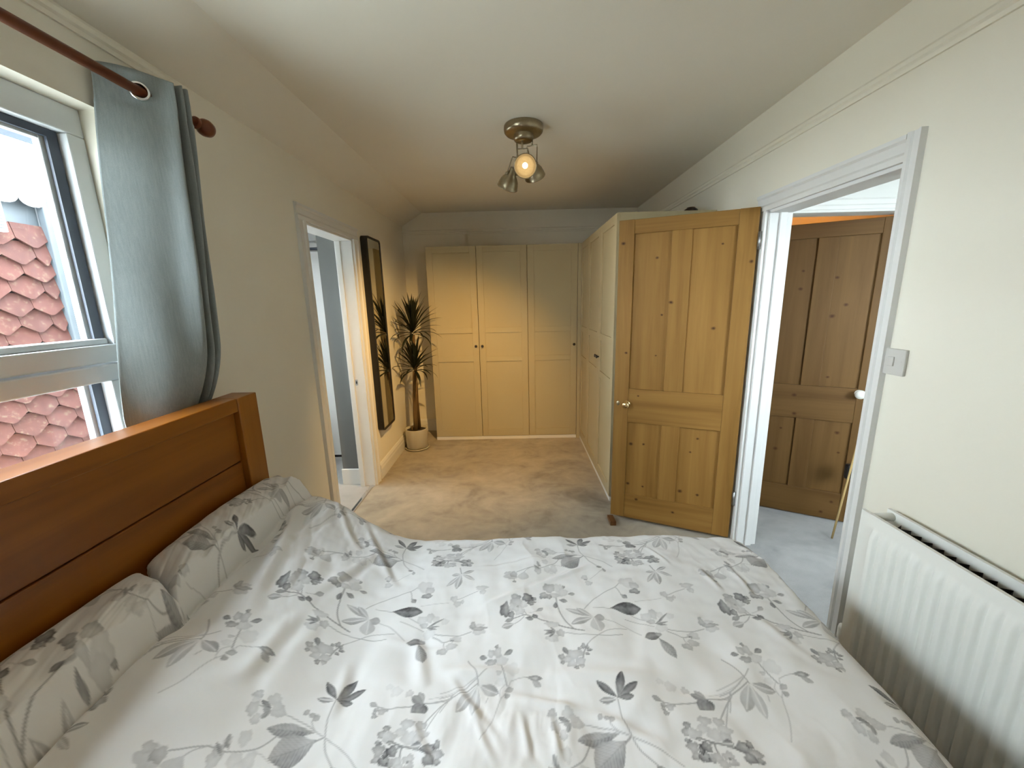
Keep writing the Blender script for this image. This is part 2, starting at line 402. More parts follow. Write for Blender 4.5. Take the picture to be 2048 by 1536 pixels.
struct(box('ceiling_landing', M['greywall'], -2.2, XO, 2.15, 3.80, 2.40, 2.46), 'landing ceiling')
wd = struct(empty('door_3', (-1.78, 3.66, 0)), 'plain white door at the back of the landing')
box('door_leaf', M['trim'], -0.30, 0.29, 0.0, 0.035, 0.022, 1.93, wd, 0.003)
box('head_and_shadow_line', M['darkframe'], -0.32, 0.30, -0.01, 0.035, 1.945, 1.96, wd)  # dark strip standing in for the shadow line above the door leaf
box('head_and_shadow_line', M['trim'], -0.32, 0.30, -0.012, 0.035, 1.962, 2.0, wd)
box('door_gap_shade', M['black'], -0.30, 0.29, 0.004, 0.03, 0.0, 0.018, wd)  # black strip standing in for the shade under the door
lf = tag(empty('landing_ceiling_light', (-1.85, 3.40, 2.40)), 'dark round ceiling fitting glimpsed through the left doorway', 'light fitting')
MB().lathe([(0.0, 0.0), (0.10, 0.0), (0.105, -0.03), (0.085, -0.07), (0.0, -0.085)][::-1]).build('shade', M['darkframe'], lf)

# ------------------------------------------------------------------ right doorway
cas_y(XR, -1, rdy0, -0.58, 0, rdz1 + 0.086, 'trim_10', 'near upright of the right door casing beside the switch')
cas_y(XR, -1, rdy1, 1, 0, rdz1, 'trim_11', 'far upright of the right door casing, carries the hinges')
struct(MB().prism([(XR - a, rdz1 + b) for a, b in cas], 'y', rdy0, rdy1 + 0.086).build('trim_12', M['trim']), 'head of the right door casing')
lin = MB(); lin.box(XR - 0.002, XR + 0.112, rdy0 - 0.001, rdy0 + 0.014, 0, rdz1); lin.box(XR - 0.002, XR + 0.112, rdy1 - 0.014, rdy1 + 0.001, 0, rdz1); lin.box(XR - 0.002, XR + 0.112, rdy0, rdy1, rdz1 - 0.014, rdz1 + 0.001)
lin.box(XR + 0.045, XR + 0.08, rdy1 - 0.026, rdy1 - 0.014, 0, rdz1 - 0.014); lin.box(XR + 0.045, XR + 0.08, rdy0 + 0.014, rdy0 + 0.026, 0, rdz1 - 0.014)
struct(lin.build('trim_13', M['hallwhite'], None, 0.002), 'white lining of the right doorway')

# hall and the room behind it
hx0, hx1 = 1.41, 3.1
hw = MB()
hw.box(hx0, 1.47, 2.30, 2.40, 0, 2.4); hw.box(2.24, hx1, 2.30, 2.40, 0, 2.4); hw.box(1.47, 2.24, 2.30, 2.40, 1.93, 2.4)
hw.box(hx1, hx1 + 0.1, 0.3, 3.6, 0, 2.4)
hw.box(hx0, 1.85, 0.3, 0.4, 0, 2.4); hw.box(2.55, hx1, 0.3, 0.4, 0, 2.4); hw.box(1.85, 2.55, 0.3, 0.4, 0, 1.1); hw.box(1.85, 2.55, 0.3, 0.4, 2.0, 2.4)
struct(hw.build('wall_hall', M['hallwhite']), 'white hall walls')
struct(box('ceiling_hall', M['hallwhite'], hx0, hx1, 0.3, 2.4, 2.40, 2.46), 'hall ceiling')
hr = MB(); hr.box(hx0, hx1, 3.5, 3.6, 0, 2.4); hr.box(hx0, hx0 + 0.02, 2.4, 3.5, 0, 2.4)
struct(hr.build('wall_back_room', M['hallwhite']), 'wall of the lamp-lit room behind the hall door')
struct(box('ceiling_back_room', M['hallwhite'], hx0, hx1, 2.4, 3.6, 2.40, 2.46), 'ceiling of the lamp-lit room behind the hall door')
hc = [(0, 0), (0.016, 0), (0.016, 0.018), (0.010, 0.026), (0.010, 0.048), (0.018, 0.055), (0.018, 0.068), (0, 0.072)]
struct(MB().prism([(2.30 - a, 1.905 + b) for a, b in hc], 'x', 1.42, 2.31).build('trim_14', M['hallwhite']), 'moulded head of the hall door casing')
struct(box('trim_15', M['hallwhite'], 1.455, 1.49, 2.29, 2.41, 0, 1.905, None, 0.002), 'left upright of the hall door frame')
struct(box('trim_16', M['hallwhite'], 2.22, 2.30, 2.285, 2.41, 0, 1.905, None, 0.002), 'right upright of the hall door frame')
struct(box('trim_17', M['hallwhite'], 1.455, 2.30, 2.292, 2.41, 1.892, 1.93, None, 0.002), 'head lining of the hall door frame')
bl = bpy.data.lights.new('back_room_lamp', 'POINT'); bl.energy = 6; bl.color = (1.0, 0.36, 0.05); bl.shadow_soft_size = 0.08
blo = bpy.data.objects.new('back_room_lamp', bl); blo.location = (2.45, 2.95, 2.12); col.objects.link(blo)

# ------------------------------------------------------------------ outside
struct(box('ground_outside', M['ground'], -40, 40, -40, 40, -2.8, -2.7), 'unseen ground below the window, pale to bounce daylight in')  # unseen ground, toned pale so it bounces daylight up through the window
tw = tag(empty('tile_hung_wall', (-2.80, 1.5, 0.2)), 'neighbouring wall hung with red clay pointed tiles seen through the window', 'tiled wall')
MB().box(-0.25, -0.02, -0.75, 0.985, -2.7, 1.96).build('wall_backing', M['lead'], tw)
gw, gh, gt = 0.159, 0.096, 0.012
def tile_mesh(w0):
    # pointed club tile: shoulders straight, lower half tapering to a point; leans out at the bottom
    h = w0/2
    pts = [(-h, 0.13), (-h, 0.045), (-h*0.12, 0.0), (h*0.12, 0.0), (h, 0.045), (h, 0.13)]
    m = MB(); a = len(pts)
    def X(z): return 0.034 - z*0.22
    vs = [(X(z), y, z) for y, z in pts] + [(X(z) - gt, y, z) for y, z in pts]
    m.add(vs, [tuple(range(a)), tuple(range(a, 2*a))[::-1]] + [(i, i + a, (i+1) % a + a, (i+1) % a) for i in range(a)])
    me = m.mesh('tile'); me.materials.append(M['tile']); return me
tme = tile_mesh(gw - 0.003); th = tile_mesh(gw/2 - 0.003)
rng = random.Random(4)
yE = 0.973      # right edge of the tiling, local
for r in range(-2, 18):
    z = -0.06 + r*gh + 0.055
    off = 0 if r % 2 else gw/2
    k = 0
    y = yE - off - gw/2
    if off:
        o = bpy.data.objects.new('tile', th); o.parent = tw; o.location = (0, yE - gw/4, z); col.objects.link(o)
    while y > -0.70:
        o = bpy.data.objects.new('tile', tme); o.parent = tw
        o.location = (rng.uniform(-0.001, 0.002), y, z + rng.uniform(-0.002, 0.002)); o.rotation_euler = (rng.uniform(-0.012, 0.012), 0, 0)
        col.objects.link(o); y -= gw
lf2 = MB()
pts = [(0.045 + 0.008*math.sin(i*2.1), 0.978 + 0.006*math.sin(i*1.3)) for i in range(3)]
lf2.box(0.0, 0.045, 0.972, 1.030, -2.7, 1.93); lf2.build('lead_strip', M['lead'], tw, 0.006)
cap = MB(); cap.box(-0.25, 0.075, -0.75, 1.03, 1.925, 1.955); cap.build('capping', M['render'], tw, 0.006)
for i in range(9):
    y = 0.93 - i*0.135
    m = MB(); n = 9; vs = []
    for j in range(n):
        a = math.pi*j/(n-1); vs.append((0.046 - 0.004*math.sin(a), y + 0.066*math.cos(a), 1.90 - 0.045*math.sin(a)))
    vs += [(0.05, y - 0.066, 1.93), (0.05, y + 0.066, 1.93)]; b = [(p[0] - 0.006, p[1], p[2]) for p in vs]; q = len(vs)
    m.add(vs + b, [tuple(range(q)), tuple(range(q, 2*q))[::-1]] + [(k, k+q, (k+1) % q + q, (k+1) % q) for k in range(q)]); m.build('lead_flap', M['render'], tw)
vent = tag(empty('air_vent', (-2.755, 2.150, 1.89)), 'small slatted air vent high on the tiled wall', 'air vent')
MB().box(0, 0.03, -0.10, 0.10, 0, 0.16).build('vent_box', M['render'], vent, 0.003)
slat0 = MB().box(0.028, 0.036, -0.085, 0.085, 0.0, 0.006).build('slat', M['darkframe'], vent)
slat0.location = (0, 0, 0.015)
for i in range(1, 9): share(slat0, vent, (0, 0, 0.015 + i*0.016))
wb = tag(empty('white_cladding', (-2.78, 2.70, 0)), 'white boarded corner of the house next to the tiled wall', 'cladding')
for i, (a, b, d) in enumerate(((-0.165, -0.10, 0.05), (-0.10, 0.02, 0.0), (0.02, 0.10, 0.03), (0.10, 0.30, 0.0))):
    MB().box(-0.3, d, a, b, -2.6, 2.11).build('board', M['render'], wb, 0.004)
MB().box(-0.3, 0.09, -0.165, 0.32, 2.11, 2.17).build('capping', M['render'], wb, 0.004)
tag(MB().tube([(-2.70, 2.775, 2.02), (-2.70, 2.775, -2.4)], 0.008).build('outside_cable', M['darkframe']), 'thin dark cable running down the white boards', 'cable')
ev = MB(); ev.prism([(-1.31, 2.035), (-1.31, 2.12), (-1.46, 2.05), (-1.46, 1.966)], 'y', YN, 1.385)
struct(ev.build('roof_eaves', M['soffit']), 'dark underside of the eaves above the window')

# ------------------------------------------------------------------ wardrobes
def wardrobe_door(parent, w, z0, z1, knob, x0=0.0):
    """door in local x (width) and z, front facing local -y at y=0; knob 'l' or 'r' or None"""
    g = 0.0025
    d = box('door', M['wardrobe'], x0 + g, x0 + w - g, 0.009, 0.019, z0, z1, parent)
    sw = 0.066
    for a, b in ((x0 + g, x0 + sw), (x0 + w - sw, x0 + w - g)): box('stile', M['wardrobe'], a, b, 0, 0.009, z0, z1, d, 0.0015)
    for a, b in ((z0, z0 + 0.075), (0.851, 0.905), (1.147, 1.20), (z1 - 0.06, z1)): box('rail', M['wardrobe'], x0 + sw, x0 + w - sw, 0, 0.009, a, b, d, 0.0015)
    if knob:
        kx = x0 + 0.033 if knob == 'l' else x0 + w - 0.033
        MB().lathe([(0, -0.026), (0.010, -0.026), (0.014, -0.021), (0.0135, -0.016), (0.006, -0.010), (0.006, 0.0), (0.009, 0.001)], (kx, 0, 1.013), (0, 1, 0), 16).build('knob', M['knobdark'], d)
    return d
def wardrobe(loc, rz, widths, knobs, depth, label):
    t = tag(empty('wardrobe', loc, rz), label, 'wardrobe', 'cream fitted wardrobes')
    W = sum(widths)
    b = MB(); b.box(0, 0.018, 0.02, depth, 0, 2.0); b.box(W - 0.018, W, 0.02, depth, 0, 2.0); b.box(0.018, W - 0.018, 0.02, depth, 1.982, 2.0); b.box(0.018, W - 0.018, depth - 0.008, depth, 0.03, 1.982); b.box(0.018, W - 0.018, 0.02, depth - 0.008, 0.045, 0.063)
    b.build('carcass', M['wardrobe'], t)
    box('plinth', M['plinth'], 0.0, W, 0.004, 0.02, 0.0, 0.034, t, 0.001)
    x = 0
    for w_, k in zip(widths, knobs): wardrobe_door(t, w_, 0.038, 1.998, k, x); x += w_
    return t
wardrobe((-0.877, 4.09, 0), 0, (0.499, 0.503), ('r', 'l'), 0.345, 'cream two-door wardrobe facing the bed, next to the potted plant')
wardrobe((0.126, 4.09, 0), 0, (0.502,), ('r',), 0.345, 'cream single-door wardrobe facing the bed, in the far right corner')
# the run along the right wall: local x runs towards the viewer
wardrobe((0.660, 3.675, 0), R(-90), (0.487, 0.487), ('r', 'l'), 0.632, 'cream two-door wardrobe end-on beside the open pine door')
wardrobe((0.660, 4.075, 0), R(-90), (0.398,), (None,), 0.632, 'narrow cream wardrobe section in the corner with no knob')
struct(box('trim_18', M['wardrobe'], 0.629, 0.662, 4.078, 4.108, 0, 2.0), 'cream filler strip in the wardrobe corner')

orn = tag(empty('glass_ornament', (1.2, 2.88, 2.0)), 'small dark glossy rounded ornament on top of the wardrobe behind the pine door', 'ornament')
MB().lathe([(0, 0.0), (0.034, 0.0), (0.048, 0.018), (0.044, 0.038), (0.028, 0.050), (0.016, 0.050), (0.0, 0.048)]).build('body', M['amberglass'], orn)
MB().lathe([(0.018, 0.047), (0.021, 0.053), (0.026, 0.054), (0.029, 0.047)]).build('rim', M['antique'], orn)

# ------------------------------------------------------------------ panelled doors
def panel_door(e, sg, x_edges, z_edges, mv, mh, thick):
    """x_edges: hinge-side edge, stile, muntin a, muntin b, stile, far edge; z_edges: bottom, bottom rail, lock rail low, lock rail top, top rail, top"""
    a0, a1, m0, m1, b1, b0 = [sg*v for v in x_edges]
    z0, z1, l0, l1, t0, t1 = z_edges
    def pb(n, m, xa, xb, ya, yb, za, zb, bev=0.0025):
        return box(n, m, min(xa, xb), max(xa, xb), ya, yb, za, zb, e, bev)
    pb('stile', mv, a0, a1, 0, thick, z0, t1); pb('stile', mv, b1, b0, 0, thick, z0, t1)
    pb('rail', mh, a1, b1, 0.0008, thick, t0, t1 - 0.001); pb('rail', mh, a1, b1, 0.0008, thick, l0, l1); pb('rail', mh, a1, b1, 0.0008, thick, z0, z1)
    pb('muntin', mv, m0, m1, 0.0012, thick, l1, t0); pb('muntin', mv, m0, m1, 0.0012, thick, z1, l0)
    for xa, xb in ((a1, m0), (m1, b1)):
        for za, zb in ((l1, t0), (z1, l0)): pb('panel', mv, xa, xb, 0.014, thick - 0.008, za, zb, 0.0)
d1 = struct(empty('door_1', (1.272, 2.186, 0), math.atan2(-0.294, 0.651)), 'stripped pine four-panel door standing open against the wardrobe')
panel_door(d1, -1, (0.004, 0.096, 0.316, 0.420, 0.626, 0.714), (0.024, 0.192, 0.690, 0.908, 1.830, 1.910), M['pineV'], M['pineH'], 0.036)
kb = MB().lathe([(0, -0.052), (0.012, -0.052), (0.021, -0.046), (0.0245, -0.036), (0.021, -0.026), (0.010, -0.019), (0.008, -0.006), (0.020, -0.004), (0.022, 0.0)], (-0.634, 0, 0.809), (0, 1, 0), 28).build('door_knob', M['brass'], d1)
esc = MB().lathe([(0, -0.003), (0.009, -0.003), (0.0115, 0.0)], (0, 0, 0), (0, 1, 0), 24).build('keyhole_plate', M['antique'], d1)
esc.scale = (0.9, 1, 1.4); esc.location = (-0.688, 0, 0.81)
def hinge(z):
    h = MB(); h.box(-0.004, 0.022, -0.004, -0.0015, z, z + 0.088); h.tube([(0.004, -0.006, z), (0.004, -0.006, z + 0.088)], 0.0055, 10)
    o = h.build('hinge', M['steel'], d1)
    sc_ = MB().lathe([(0, -0.002), (0.0035, -0.001), (0.004, 0)], (0.014, -0.004, z + 0.014), (0, 1, 0), 10).build('screw', M['chrome'], o)
hinge(1.700); hinge(0.242)
d2 = struct(empty('door_2', (1.715, 2.575, 0), math.atan2(-0.205, 0.379)), 'darker pine four-panel door ajar across the hall')
panel_door(d2, 1, (-0.150, -0.060, 0.124, 0.222, 0.412, 0.505), (0.008, 0.197, 0.673, 0.893, 1.792, 1.879), M['pine2V'], M['pine2H'], 0.036)
MB().lathe([(0, -0.055), (0.014, -0.055), (0.025, -0.047), (0.028, -0.036), (0.022, -0.024), (0.010, -0.016), (0.009, -0.002), (0.022, 0.0)], (0.420, 0, 0.865), (0, 1, 0), 24).build('door_knob', M['porcelain'], d2)

wdg = tag(MB().prism([(2.375, 0.0), (2.475, 0.0), (2.475, 0.022), (2.375, 0.030)], 'x', 0.598, 0.636).build('door_wedge', M['darkwood'], None, 0.002), 'dark wooden wedge under the free corner of the pine door', 'door wedge')

# hall things
cn = MB().tube([(1.900, 2.19, 0.006), (1.985, 2.215, 0.62)], 0.0055, 8).build('bamboo_cane', M['cane'])
tag(cn, 'thin bamboo cane leaning in front of the hall door', 'cane')
bb = tag(empty('black_box', (2.000, 2.262, 0.36)), 'small black box hanging low at the right of the hall door', 'box')
MB().box(-0.018, 0.05, -0.02, 0.02, 0.0, 0.095).build('body', M['black'], bb, 0.012)
MB().tube([(0.012, 0, 0.092), (0.014, 0, 0.115), (0.03, 0, 0.118), (0.032, 0, 0.09)], 0.003, 8).build('loop', M['steel'], bb)

# ------------------------------------------------------------------ switch
sw = tag(empty('light_switch', (XR, 1.362, 1.235)), 'square off-white wall switch beside the right door casing', 'switch')
MB().box(-0.012, 0.0, -0.046, 0.040, -0.046, 0.043).build('plate', M['switch'], sw, 0.003)
MB().box(-0.017, -0.010, -0.010, 0.012, -0.016, 0.016).build('rocker', M['switch'], sw, 0.0015)
for yy in (-0.036, 0.030): MB().lathe([(0, -0.001), (0.003, 0.0)], (-0.0122, yy, 0.002), (1, 0, 0), 10).build('screw', M['knobdark'] if yy > 0 else M['switch'], sw)

# ------------------------------------------------------------------ radiator
rad = tag(empty('radiator', (1.165, 0.75, 0.15)), 'cream double-panel radiator with vertical ribs under the switch', 'radiator')
ry0, ry1, rz1 = -0.60, 0.500, 0.595
def ribbed(x, sgn, name):
    pitch = 0.0335; n = int((ry1 - ry0 - 0.03)/pitch); per = 8
    ys = [ry0] + [ry0 + 0.015 + pitch*i + pitch*j/per for i in range(n) for j in range(per)] + [ry0 + 0.015 + pitch*n, ry1]
    zs = [0.0, 0.03, 0.035, 0.045, 0.06, 0.075, 0.3, 0.52, 0.535, 0.548, 0.556, 0.562, rz1]
    def sm(t): t = max(0, min(1, t)); return t*t*(3 - 2*t)
    vs = []; fs = []
    for y in ys:
        p = ((y - ry0 - 0.015) / pitch) % 1.0 if ry0 + 0.015 < y < ry0 + 0.015 + pitch*n else 0
        r = sm((0.5 - abs(p - 0.5))/0.20 - 0.15)
        for z in zs:
            e = sm((z - 0.035)/0.04)*sm((0.56 - z)/0.04)
            vs.append((x + sgn*0.013*r*e, y, z))
    m = len(zs)
    for i in range(len(ys) - 1):
        for k in range(m - 1):
            f = (i*m + k, i*m + k + 1, (i+1)*m + k + 1, (i+1)*m + k); fs.append(f if sgn > 0 else f[::-1])
    q = MB().add(vs, fs, True)
    e_ = x - sgn*0.0006
    q.box(min(e_, x - sgn*0.012), max(e_, x - sgn*0.012), ry0, ry1, rz1 - 0.008, rz1); q.box(min(e_, x - sgn*0.012), max(e_, x - sgn*0.012), ry1 - 0.004, ry1, 0, rz1 - 0.008)
    q.box(min(x - sgn*0.010, x - sgn*0.012), max(x - sgn*0.010, x - sgn*0.012), ry0, ry1 - 0.004, 0, rz1 - 0.008)
    return q.build(name, M['radiator'], rad)
ribbed(0.006, -1, 'front_panel'); ribbed(0.104, 1, 'back_panel')
f = MB(); pts = []
n = 60
for i in range(n + 1):
    y = ry0 + 0.04 + (ry1 - ry0 - 0.10)*i/n
    pts.append(((0.022 if i % 2 else 0.052), y))
vs = [(a, b, 0.05) for a, b in pts] + [(a, b, 0.568) for a, b in pts]
f.add(vs, [(i, i+1, n+2+i, n+1+i) for i in range(n)]); f.add([(p[0] + 0.001, p[1], p[2]) for p in vs], [(i, n+1+i, n+2+i, i+1) for i in range(n)])
f.build('convector_fins', M['fins'], rad)
f = MB(); pts2 = [((0.056 if i % 2 else 0.088), p[1]) for i, p in enumerate(pts)]
vs = [(a, b, 0.05) for a, b in pts2] + [(a, b, 0.568) for a, b in pts2]
f.add(vs, [(i, i+1, n+2+i, n+1+i) for i in range(n)]); f.build('convector_fins', M['fins'], rad)
MB().tube([(0.02, ry1 - 0.02, rz1 - 0.02), (0.098, ry1 - 0.02, rz1 - 0.02)], 0.014, 12).build('top_pipe', M['radiator'], rad)
MB().tube([(0.05, ry1 - 0.01, 0.03), (0.05, ry1 + 0.035, 0.03), (0.05, ry1 + 0.04, 0.02), (0.05, ry1 + 0.04, -0.15)], 0.009, 10).build('pipe', M['radiator'], rad)
MB().lathe([(0, 0.06), (0.016, 0.06), (0.018, 0.05), (0.018, 0.01), (0.012, 0), (0, 0)], (0.05, ry1 + 0.036, 0.03), (0, 0, 1), 16).build('valve', M['radiator'], rad)
for yy in (-0.45, 0.36): MB().box(0.094, 0.1345, yy - 0.02, yy + 0.02, 0.08, 0.5).build('bracket', M['steel'], rad)

# ------------------------------------------------------------------ ceiling spotlight
lx, ly = 0.064, 2.375
sl = tag(empty('ceiling_spotlight', (lx, ly, ZC)), 'antique brass three-headed ceiling spotlight, lit', 'ceiling light')
MB().lathe([(0.0, -0.046), (0.080, -0.046), (0.095, -0.042), (0.104, -0.032), (0.106, -0.018), (0.105, -0.004), (0.102, 0.0)], n=48).build('ceiling_rose', M['antique'], sl)
MB().lathe([(0.0, -0.078), (0.040, -0.078), (0.050, -0.074), (0.054, -0.060), (0.054, -0.046)], n=36).build('inner_cup', M['antique'], sl)
def spot(stem_xy, stem_z, apex, direction, bulbmat, power, cone):
    """stem from the cup, a square yoke, a bell-shaped head whose mouth looks along direction"""
    sx, sy = stem_xy
    d = Vector(direction).normalized(); a = Vector(apex)
    MB().tube([(sx, sy, -0.048), (sx, sy, stem_z)], 0.0052, 10).build('stem', M['antique'], sl)
    mid = a + d*0.035
    side = d.cross(Vector((0, 0, 1))).normalized()
    top = Vector((sx, sy, stem_z))
    dn = (mid - top)
    yk = MB(); hw = 0.030
    yk.tube([mid + side*hw, top + side*hw + dn*0.15, top + side*hw, top - side*hw, top - side*hw + dn*0.15, mid - side*hw], 0.0032, 8)
    yk.build('yoke', M['antique'], sl)
    prof = [(0.0, 0.0), (0.014, 0.0), (0.017, 0.004), (0.017, 0.022), (0.022, 0.026), (0.024, 0.036), (0.036, 0.050), (0.049, 0.070), (0.056, 0.092), (0.058, 0.106), (0.060, 0.108),
            (0.060, 0.112), (0.056, 0.110), (0.053, 0.092), (0.046, 0.071), (0.034, 0.053), (0.020, 0.042), (0.0, 0.040)]
    h = MB().lathe(prof, a, d, 36).build('spot_head', M['antique'], sl)
    for s_ in (-1, 1): MB().lathe([(0, 0.007), (0.006, 0.006), (0.007, 0.0)], mid + side*s_*0.030, side*s_, 12).build('yoke_screw', M['antique'], h)
    MB().lathe([(0.0, 0.042), (0.008, 0.042), (0.010, 0.052), (0.0145, 0.060), (0.0155, 0.070), (0.012, 0.080), (0.006, 0.085), (0.0, 0.086)], a, d, 24).build('bulb', bulbmat, h)
    l = bpy.data.lights.new('spotlight_beam', 'SPOT'); l.energy = power; l.color = LAMP_COLOUR; l.spot_size = R(cone); l.spot_blend = 0.9; l.shadow_soft_size = 0.02
    lo_ = bpy.data.objects.new('spotlight_beam', l); col.objects.link(lo_)
    lo_.location = Vector((lx, ly, ZC)) + a + d*0.112
    lo_.rotation_euler = d.to_track_quat('-Z', 'Y').to_euler()
spot((-0.008, -0.012), -0.118, (0.004, -0.002, -0.192), (0.0, -0.93, -0.36), M['bulb'], LAMP_POWER, 75)
spot((-0.036, 0.020), -0.150, (-0.058, 0.030, -0.195), (-0.33, 0.52, -0.79), M['bulb_dim'], LAMP_POWER*5.5, 98)
spot((0.046, 0.022), -0.092, (0.036, 0.050, -0.142), (0.28, 0.62, -0.74), M['bulb_dim'], LAMP_POWER*0.15, 120)

# ------------------------------------------------------------------ mirror
mi = tag(empty('wall_mirror', (XL, 3.2, 0.41)), 'tall narrow black-framed mirror cabinet on the wall by the left doorway', 'mirror')
def rrect(w0, w1, h0, h1, r, n=6):
    out = []
    for cx, cy, a0 in ((w1 - r, h1 - r, 0), (w0 + r, h1 - r, 90), (w0 + r, h0 + r, 180), (w1 - r, h0 + r, 270)):
        for i in range(n + 1):
            a = R(a0 + 90*i/n); out.append((cx + r*math.cos(a), cy + r*math.sin(a)))
    return out
MB().prism(rrect(0, 0.318, 0, 1.572, 0.03), 'x', 0.0, 0.046).build('cabinet', M['black'], mi, 0.002)
fr_o = rrect(0, 0.318, 0, 1.572, 0.03); fr_i = rrect(0.016, 0.302, 0.016, 1.556, 0.016); q = len(fr_o)
fm = MB(); vs = [(0.046, y, z) for y, z in fr_o] + [(0.052, y, z) for y, z in fr_o] + [(0.052, y, z) for y, z in fr_i] + [(0.046, y, z) for y, z in fr_i]
fm.add(vs, [(i + a*q, (i+1) % q + a*q, (i+1) % q + (a+1)*q, i + (a+1)*q) for a in range(3) for i in range(q)]); fm.build('frame', M['black'], mi)
MB().prism(rrect(0.016, 0.302, 0.016, 1.556, 0.016), 'x', 0.0462, 0.0475).build('mirror_glass', M['mirror'], mi)

# ------------------------------------------------------------------ plant
pl = tag(empty('dragon_tree', (-1.035, 3.87, 0.0)), 'tall dragon tree with two spiky dark heads in a cream pot', 'potted plant')
MB().lathe([(0.0, 0.006), (0.115, 0.006), (0.122, 0.012), (0.122, 0.018), (0.118, 0.02)], n=40).build('saucer', M['pot'], pl)
MB().lathe([(0.0, 0.014), (0.098, 0.014), (0.106, 0.024), (0.112, 0.21), (0.112, 0.216), (0.106, 0.216), (0.105, 0.19), (0.0, 0.188)], n=40).build('pot', M['pot'], pl)
MB().lathe([(0.0, 0.196), (0.05, 0.198), (0.106, 0.192)], n=24).build('soil', M['soil'], pl)
prr = random.Random(11)
MB().tube([(0.0, -0.01, 0.18), (0.002, -0.012, 0.35), (0.012, -0.006, 0.55), (0.03, 0.0, 0.80)], [0.024, 0.022, 0.021, 0.023], 12).build('stem', M['trunk'], pl)
MB().tube([(0.024, 0.025, 0.18), (0.02, 0.028, 0.5), (0.03, 0.028, 0.85), (0.03, 0.022, 1.16)], [0.020, 0.017, 0.015, 0.018], 12).build('stem', M['trunk'], pl)
MB().tube([(-0.038, 0.0, 0.18), (-0.042, 0.0, 0.235)], [0.011, 0.010], 10).build('stem_stub', M['trunk'], pl)
def leaf(base, az, el, L, w, droop):
    """strap leaf: V section, tapering to a point, bending down along its length"""
    n = 9; p = Vector(base); vs = []; fs = []
    e = el
    for i in range(n + 1):
        t = i/n
        d = Vector((math.cos(az)*math.cos(e), math.sin(az)*math.cos(e), math.sin(e)))
        sd = Vector((-math.sin(az), math.cos(az), 0)); up = sd.cross(d) * -1
        ww = w*(0.55 + 0.45*math.sin(min(1, t*1.6)*math.pi/2))*(1 - max(0, (t - 0.45)/0.55)**1.5)*0.5 + 0.0004
        q = p.copy()
        wx, wy = q.x + pl.location.x, q.y + pl.location.y
        if wx < XL + 0.012: q.x = XL + 0.012 - pl.location.x
        if wx > -0.905 and wy > 4.075: q.y = 4.075 - pl.location.y
        if wy > 4.42: q.y = 4.42 - pl.location.y
        vs += [q + sd*ww + up*ww*0.35, q, q - sd*ww + up*ww*0.35]
        p = p + d*(L/n); e -= droop/n*(0.4 + 1.4*t)
    for i in range(n):
        for k in (0, 1): fs.append((i*3 + k, (i+1)*3 + k, (i+1)*3 + k + 1, i*3 + k + 1))
    MB().add(vs, fs, True).build('leaf', M['leaf'], pl)
for (bx, by, bz, num, L0, spread) in ((0.03, 0.0, 0.80, 46, 0.27, 1.0), (0.03, 0.022, 1.16, 50, 0.31, 1.0)):
    for i in range(num):
        t = i/num
        el = R(86 - 98*t**1.35 + prr.uniform(-7, 7)); az = i*2.39996 + prr.uniform(-0.2, 0.2)
        L = L0*prr.uniform(0.86, 1.12)*(1.0 if t < 0.75 else 0.85)
        h = 0.09*(1 - t)
        leaf((bx + 0.016*math.cos(az), by + 0.016*math.sin(az), bz + h), az, el, L, 0.029, R(8 + 75*t*t + prr.uniform(0, 14)))

# ------------------------------------------------------------------ curtain pole and curtain
px, pz = -1.080, 2.088
po = tag(empty('curtain_pole', (px, 0.7, pz)), 'dark stained wooden curtain pole with a ball finial', 'curtain pole')
MB().tube([(0, -0.85, 0), (0, 0.805, 0)], 0.0135, 16).build('rod', M['polewood'], po)
for s_, y in ((1, 0.80), (-1, -0.845)):
    MB().lathe([(0.0135, 0.0), (0.019, 0.003), (0.019, 0.010), (0.013, 0.016), (0.013, 0.022), (0.020, 0.028), (0.0275, 0.042), (0.0285, 0.053), (0.025, 0.068), (0.015, 0.079), (0, 0.082)], (0, y, 0), (0, s_, 0), 24).build('finial', M['polewood'], po)
for y in (0.775, -0.80):
    MB().tube([(-0.099, y, 0), (0.0, y, 0)], 0.009, 12).build('bracket', M['polewood'], po)
cu = tag(empty('curtain', (0, 0, 0)), 'grey eyelet curtain drawn back and tucked behind the headboard', 'curtain')
plan_t = [(-1.150, 1.245), (-1.118, 1.268), (-1.08, 1.300), (-1.045, 1.335), (-1.018, 1.352), (-1.012, 1.360), (-1.03, 1.368), (-1.08, 1.372), (-1.14, 1.376), (-1.155, 1.382), (-1.14, 1.387), (-1.08, 1.387), (-1.025, 1.385), (-1.012, 1.392), (-1.025, 1.400), (-1.08, 1.404), (-1.14, 1.408), (-1.155, 1.414), (-1.14, 1.419), (-1.08, 1.418), (-1.03, 1.416), (-1.018, 1.422), (-1.03, 1.430), (-1.08, 1.434), (-1.145, 1.438)]
def smooth_plan(pts, sub=6):
    out = []
    n = len(pts)
    for i in range(n - 1):
        p0, p1, p2, p3 = (Vector(pts[max(0, i-1)]), Vector(pts[i]), Vector(pts[i+1]), Vector(pts[min(n-1, i+2)]))
        for k in range(sub):
            t = k/sub
            out.append(0.5*((2*p1) + (p2 - p0)*t + (2*p0 - 5*p1 + 4*p2 - p3)*t*t + (3*p1 - p0 - 3*p2 + p3)*t**3))
    out.append(Vector(pts[-1])); return out
sp_ = smooth_plan(plan_t); nz = 140; vs = []; fs = []
ztop, zbot = 2.142, 0.98
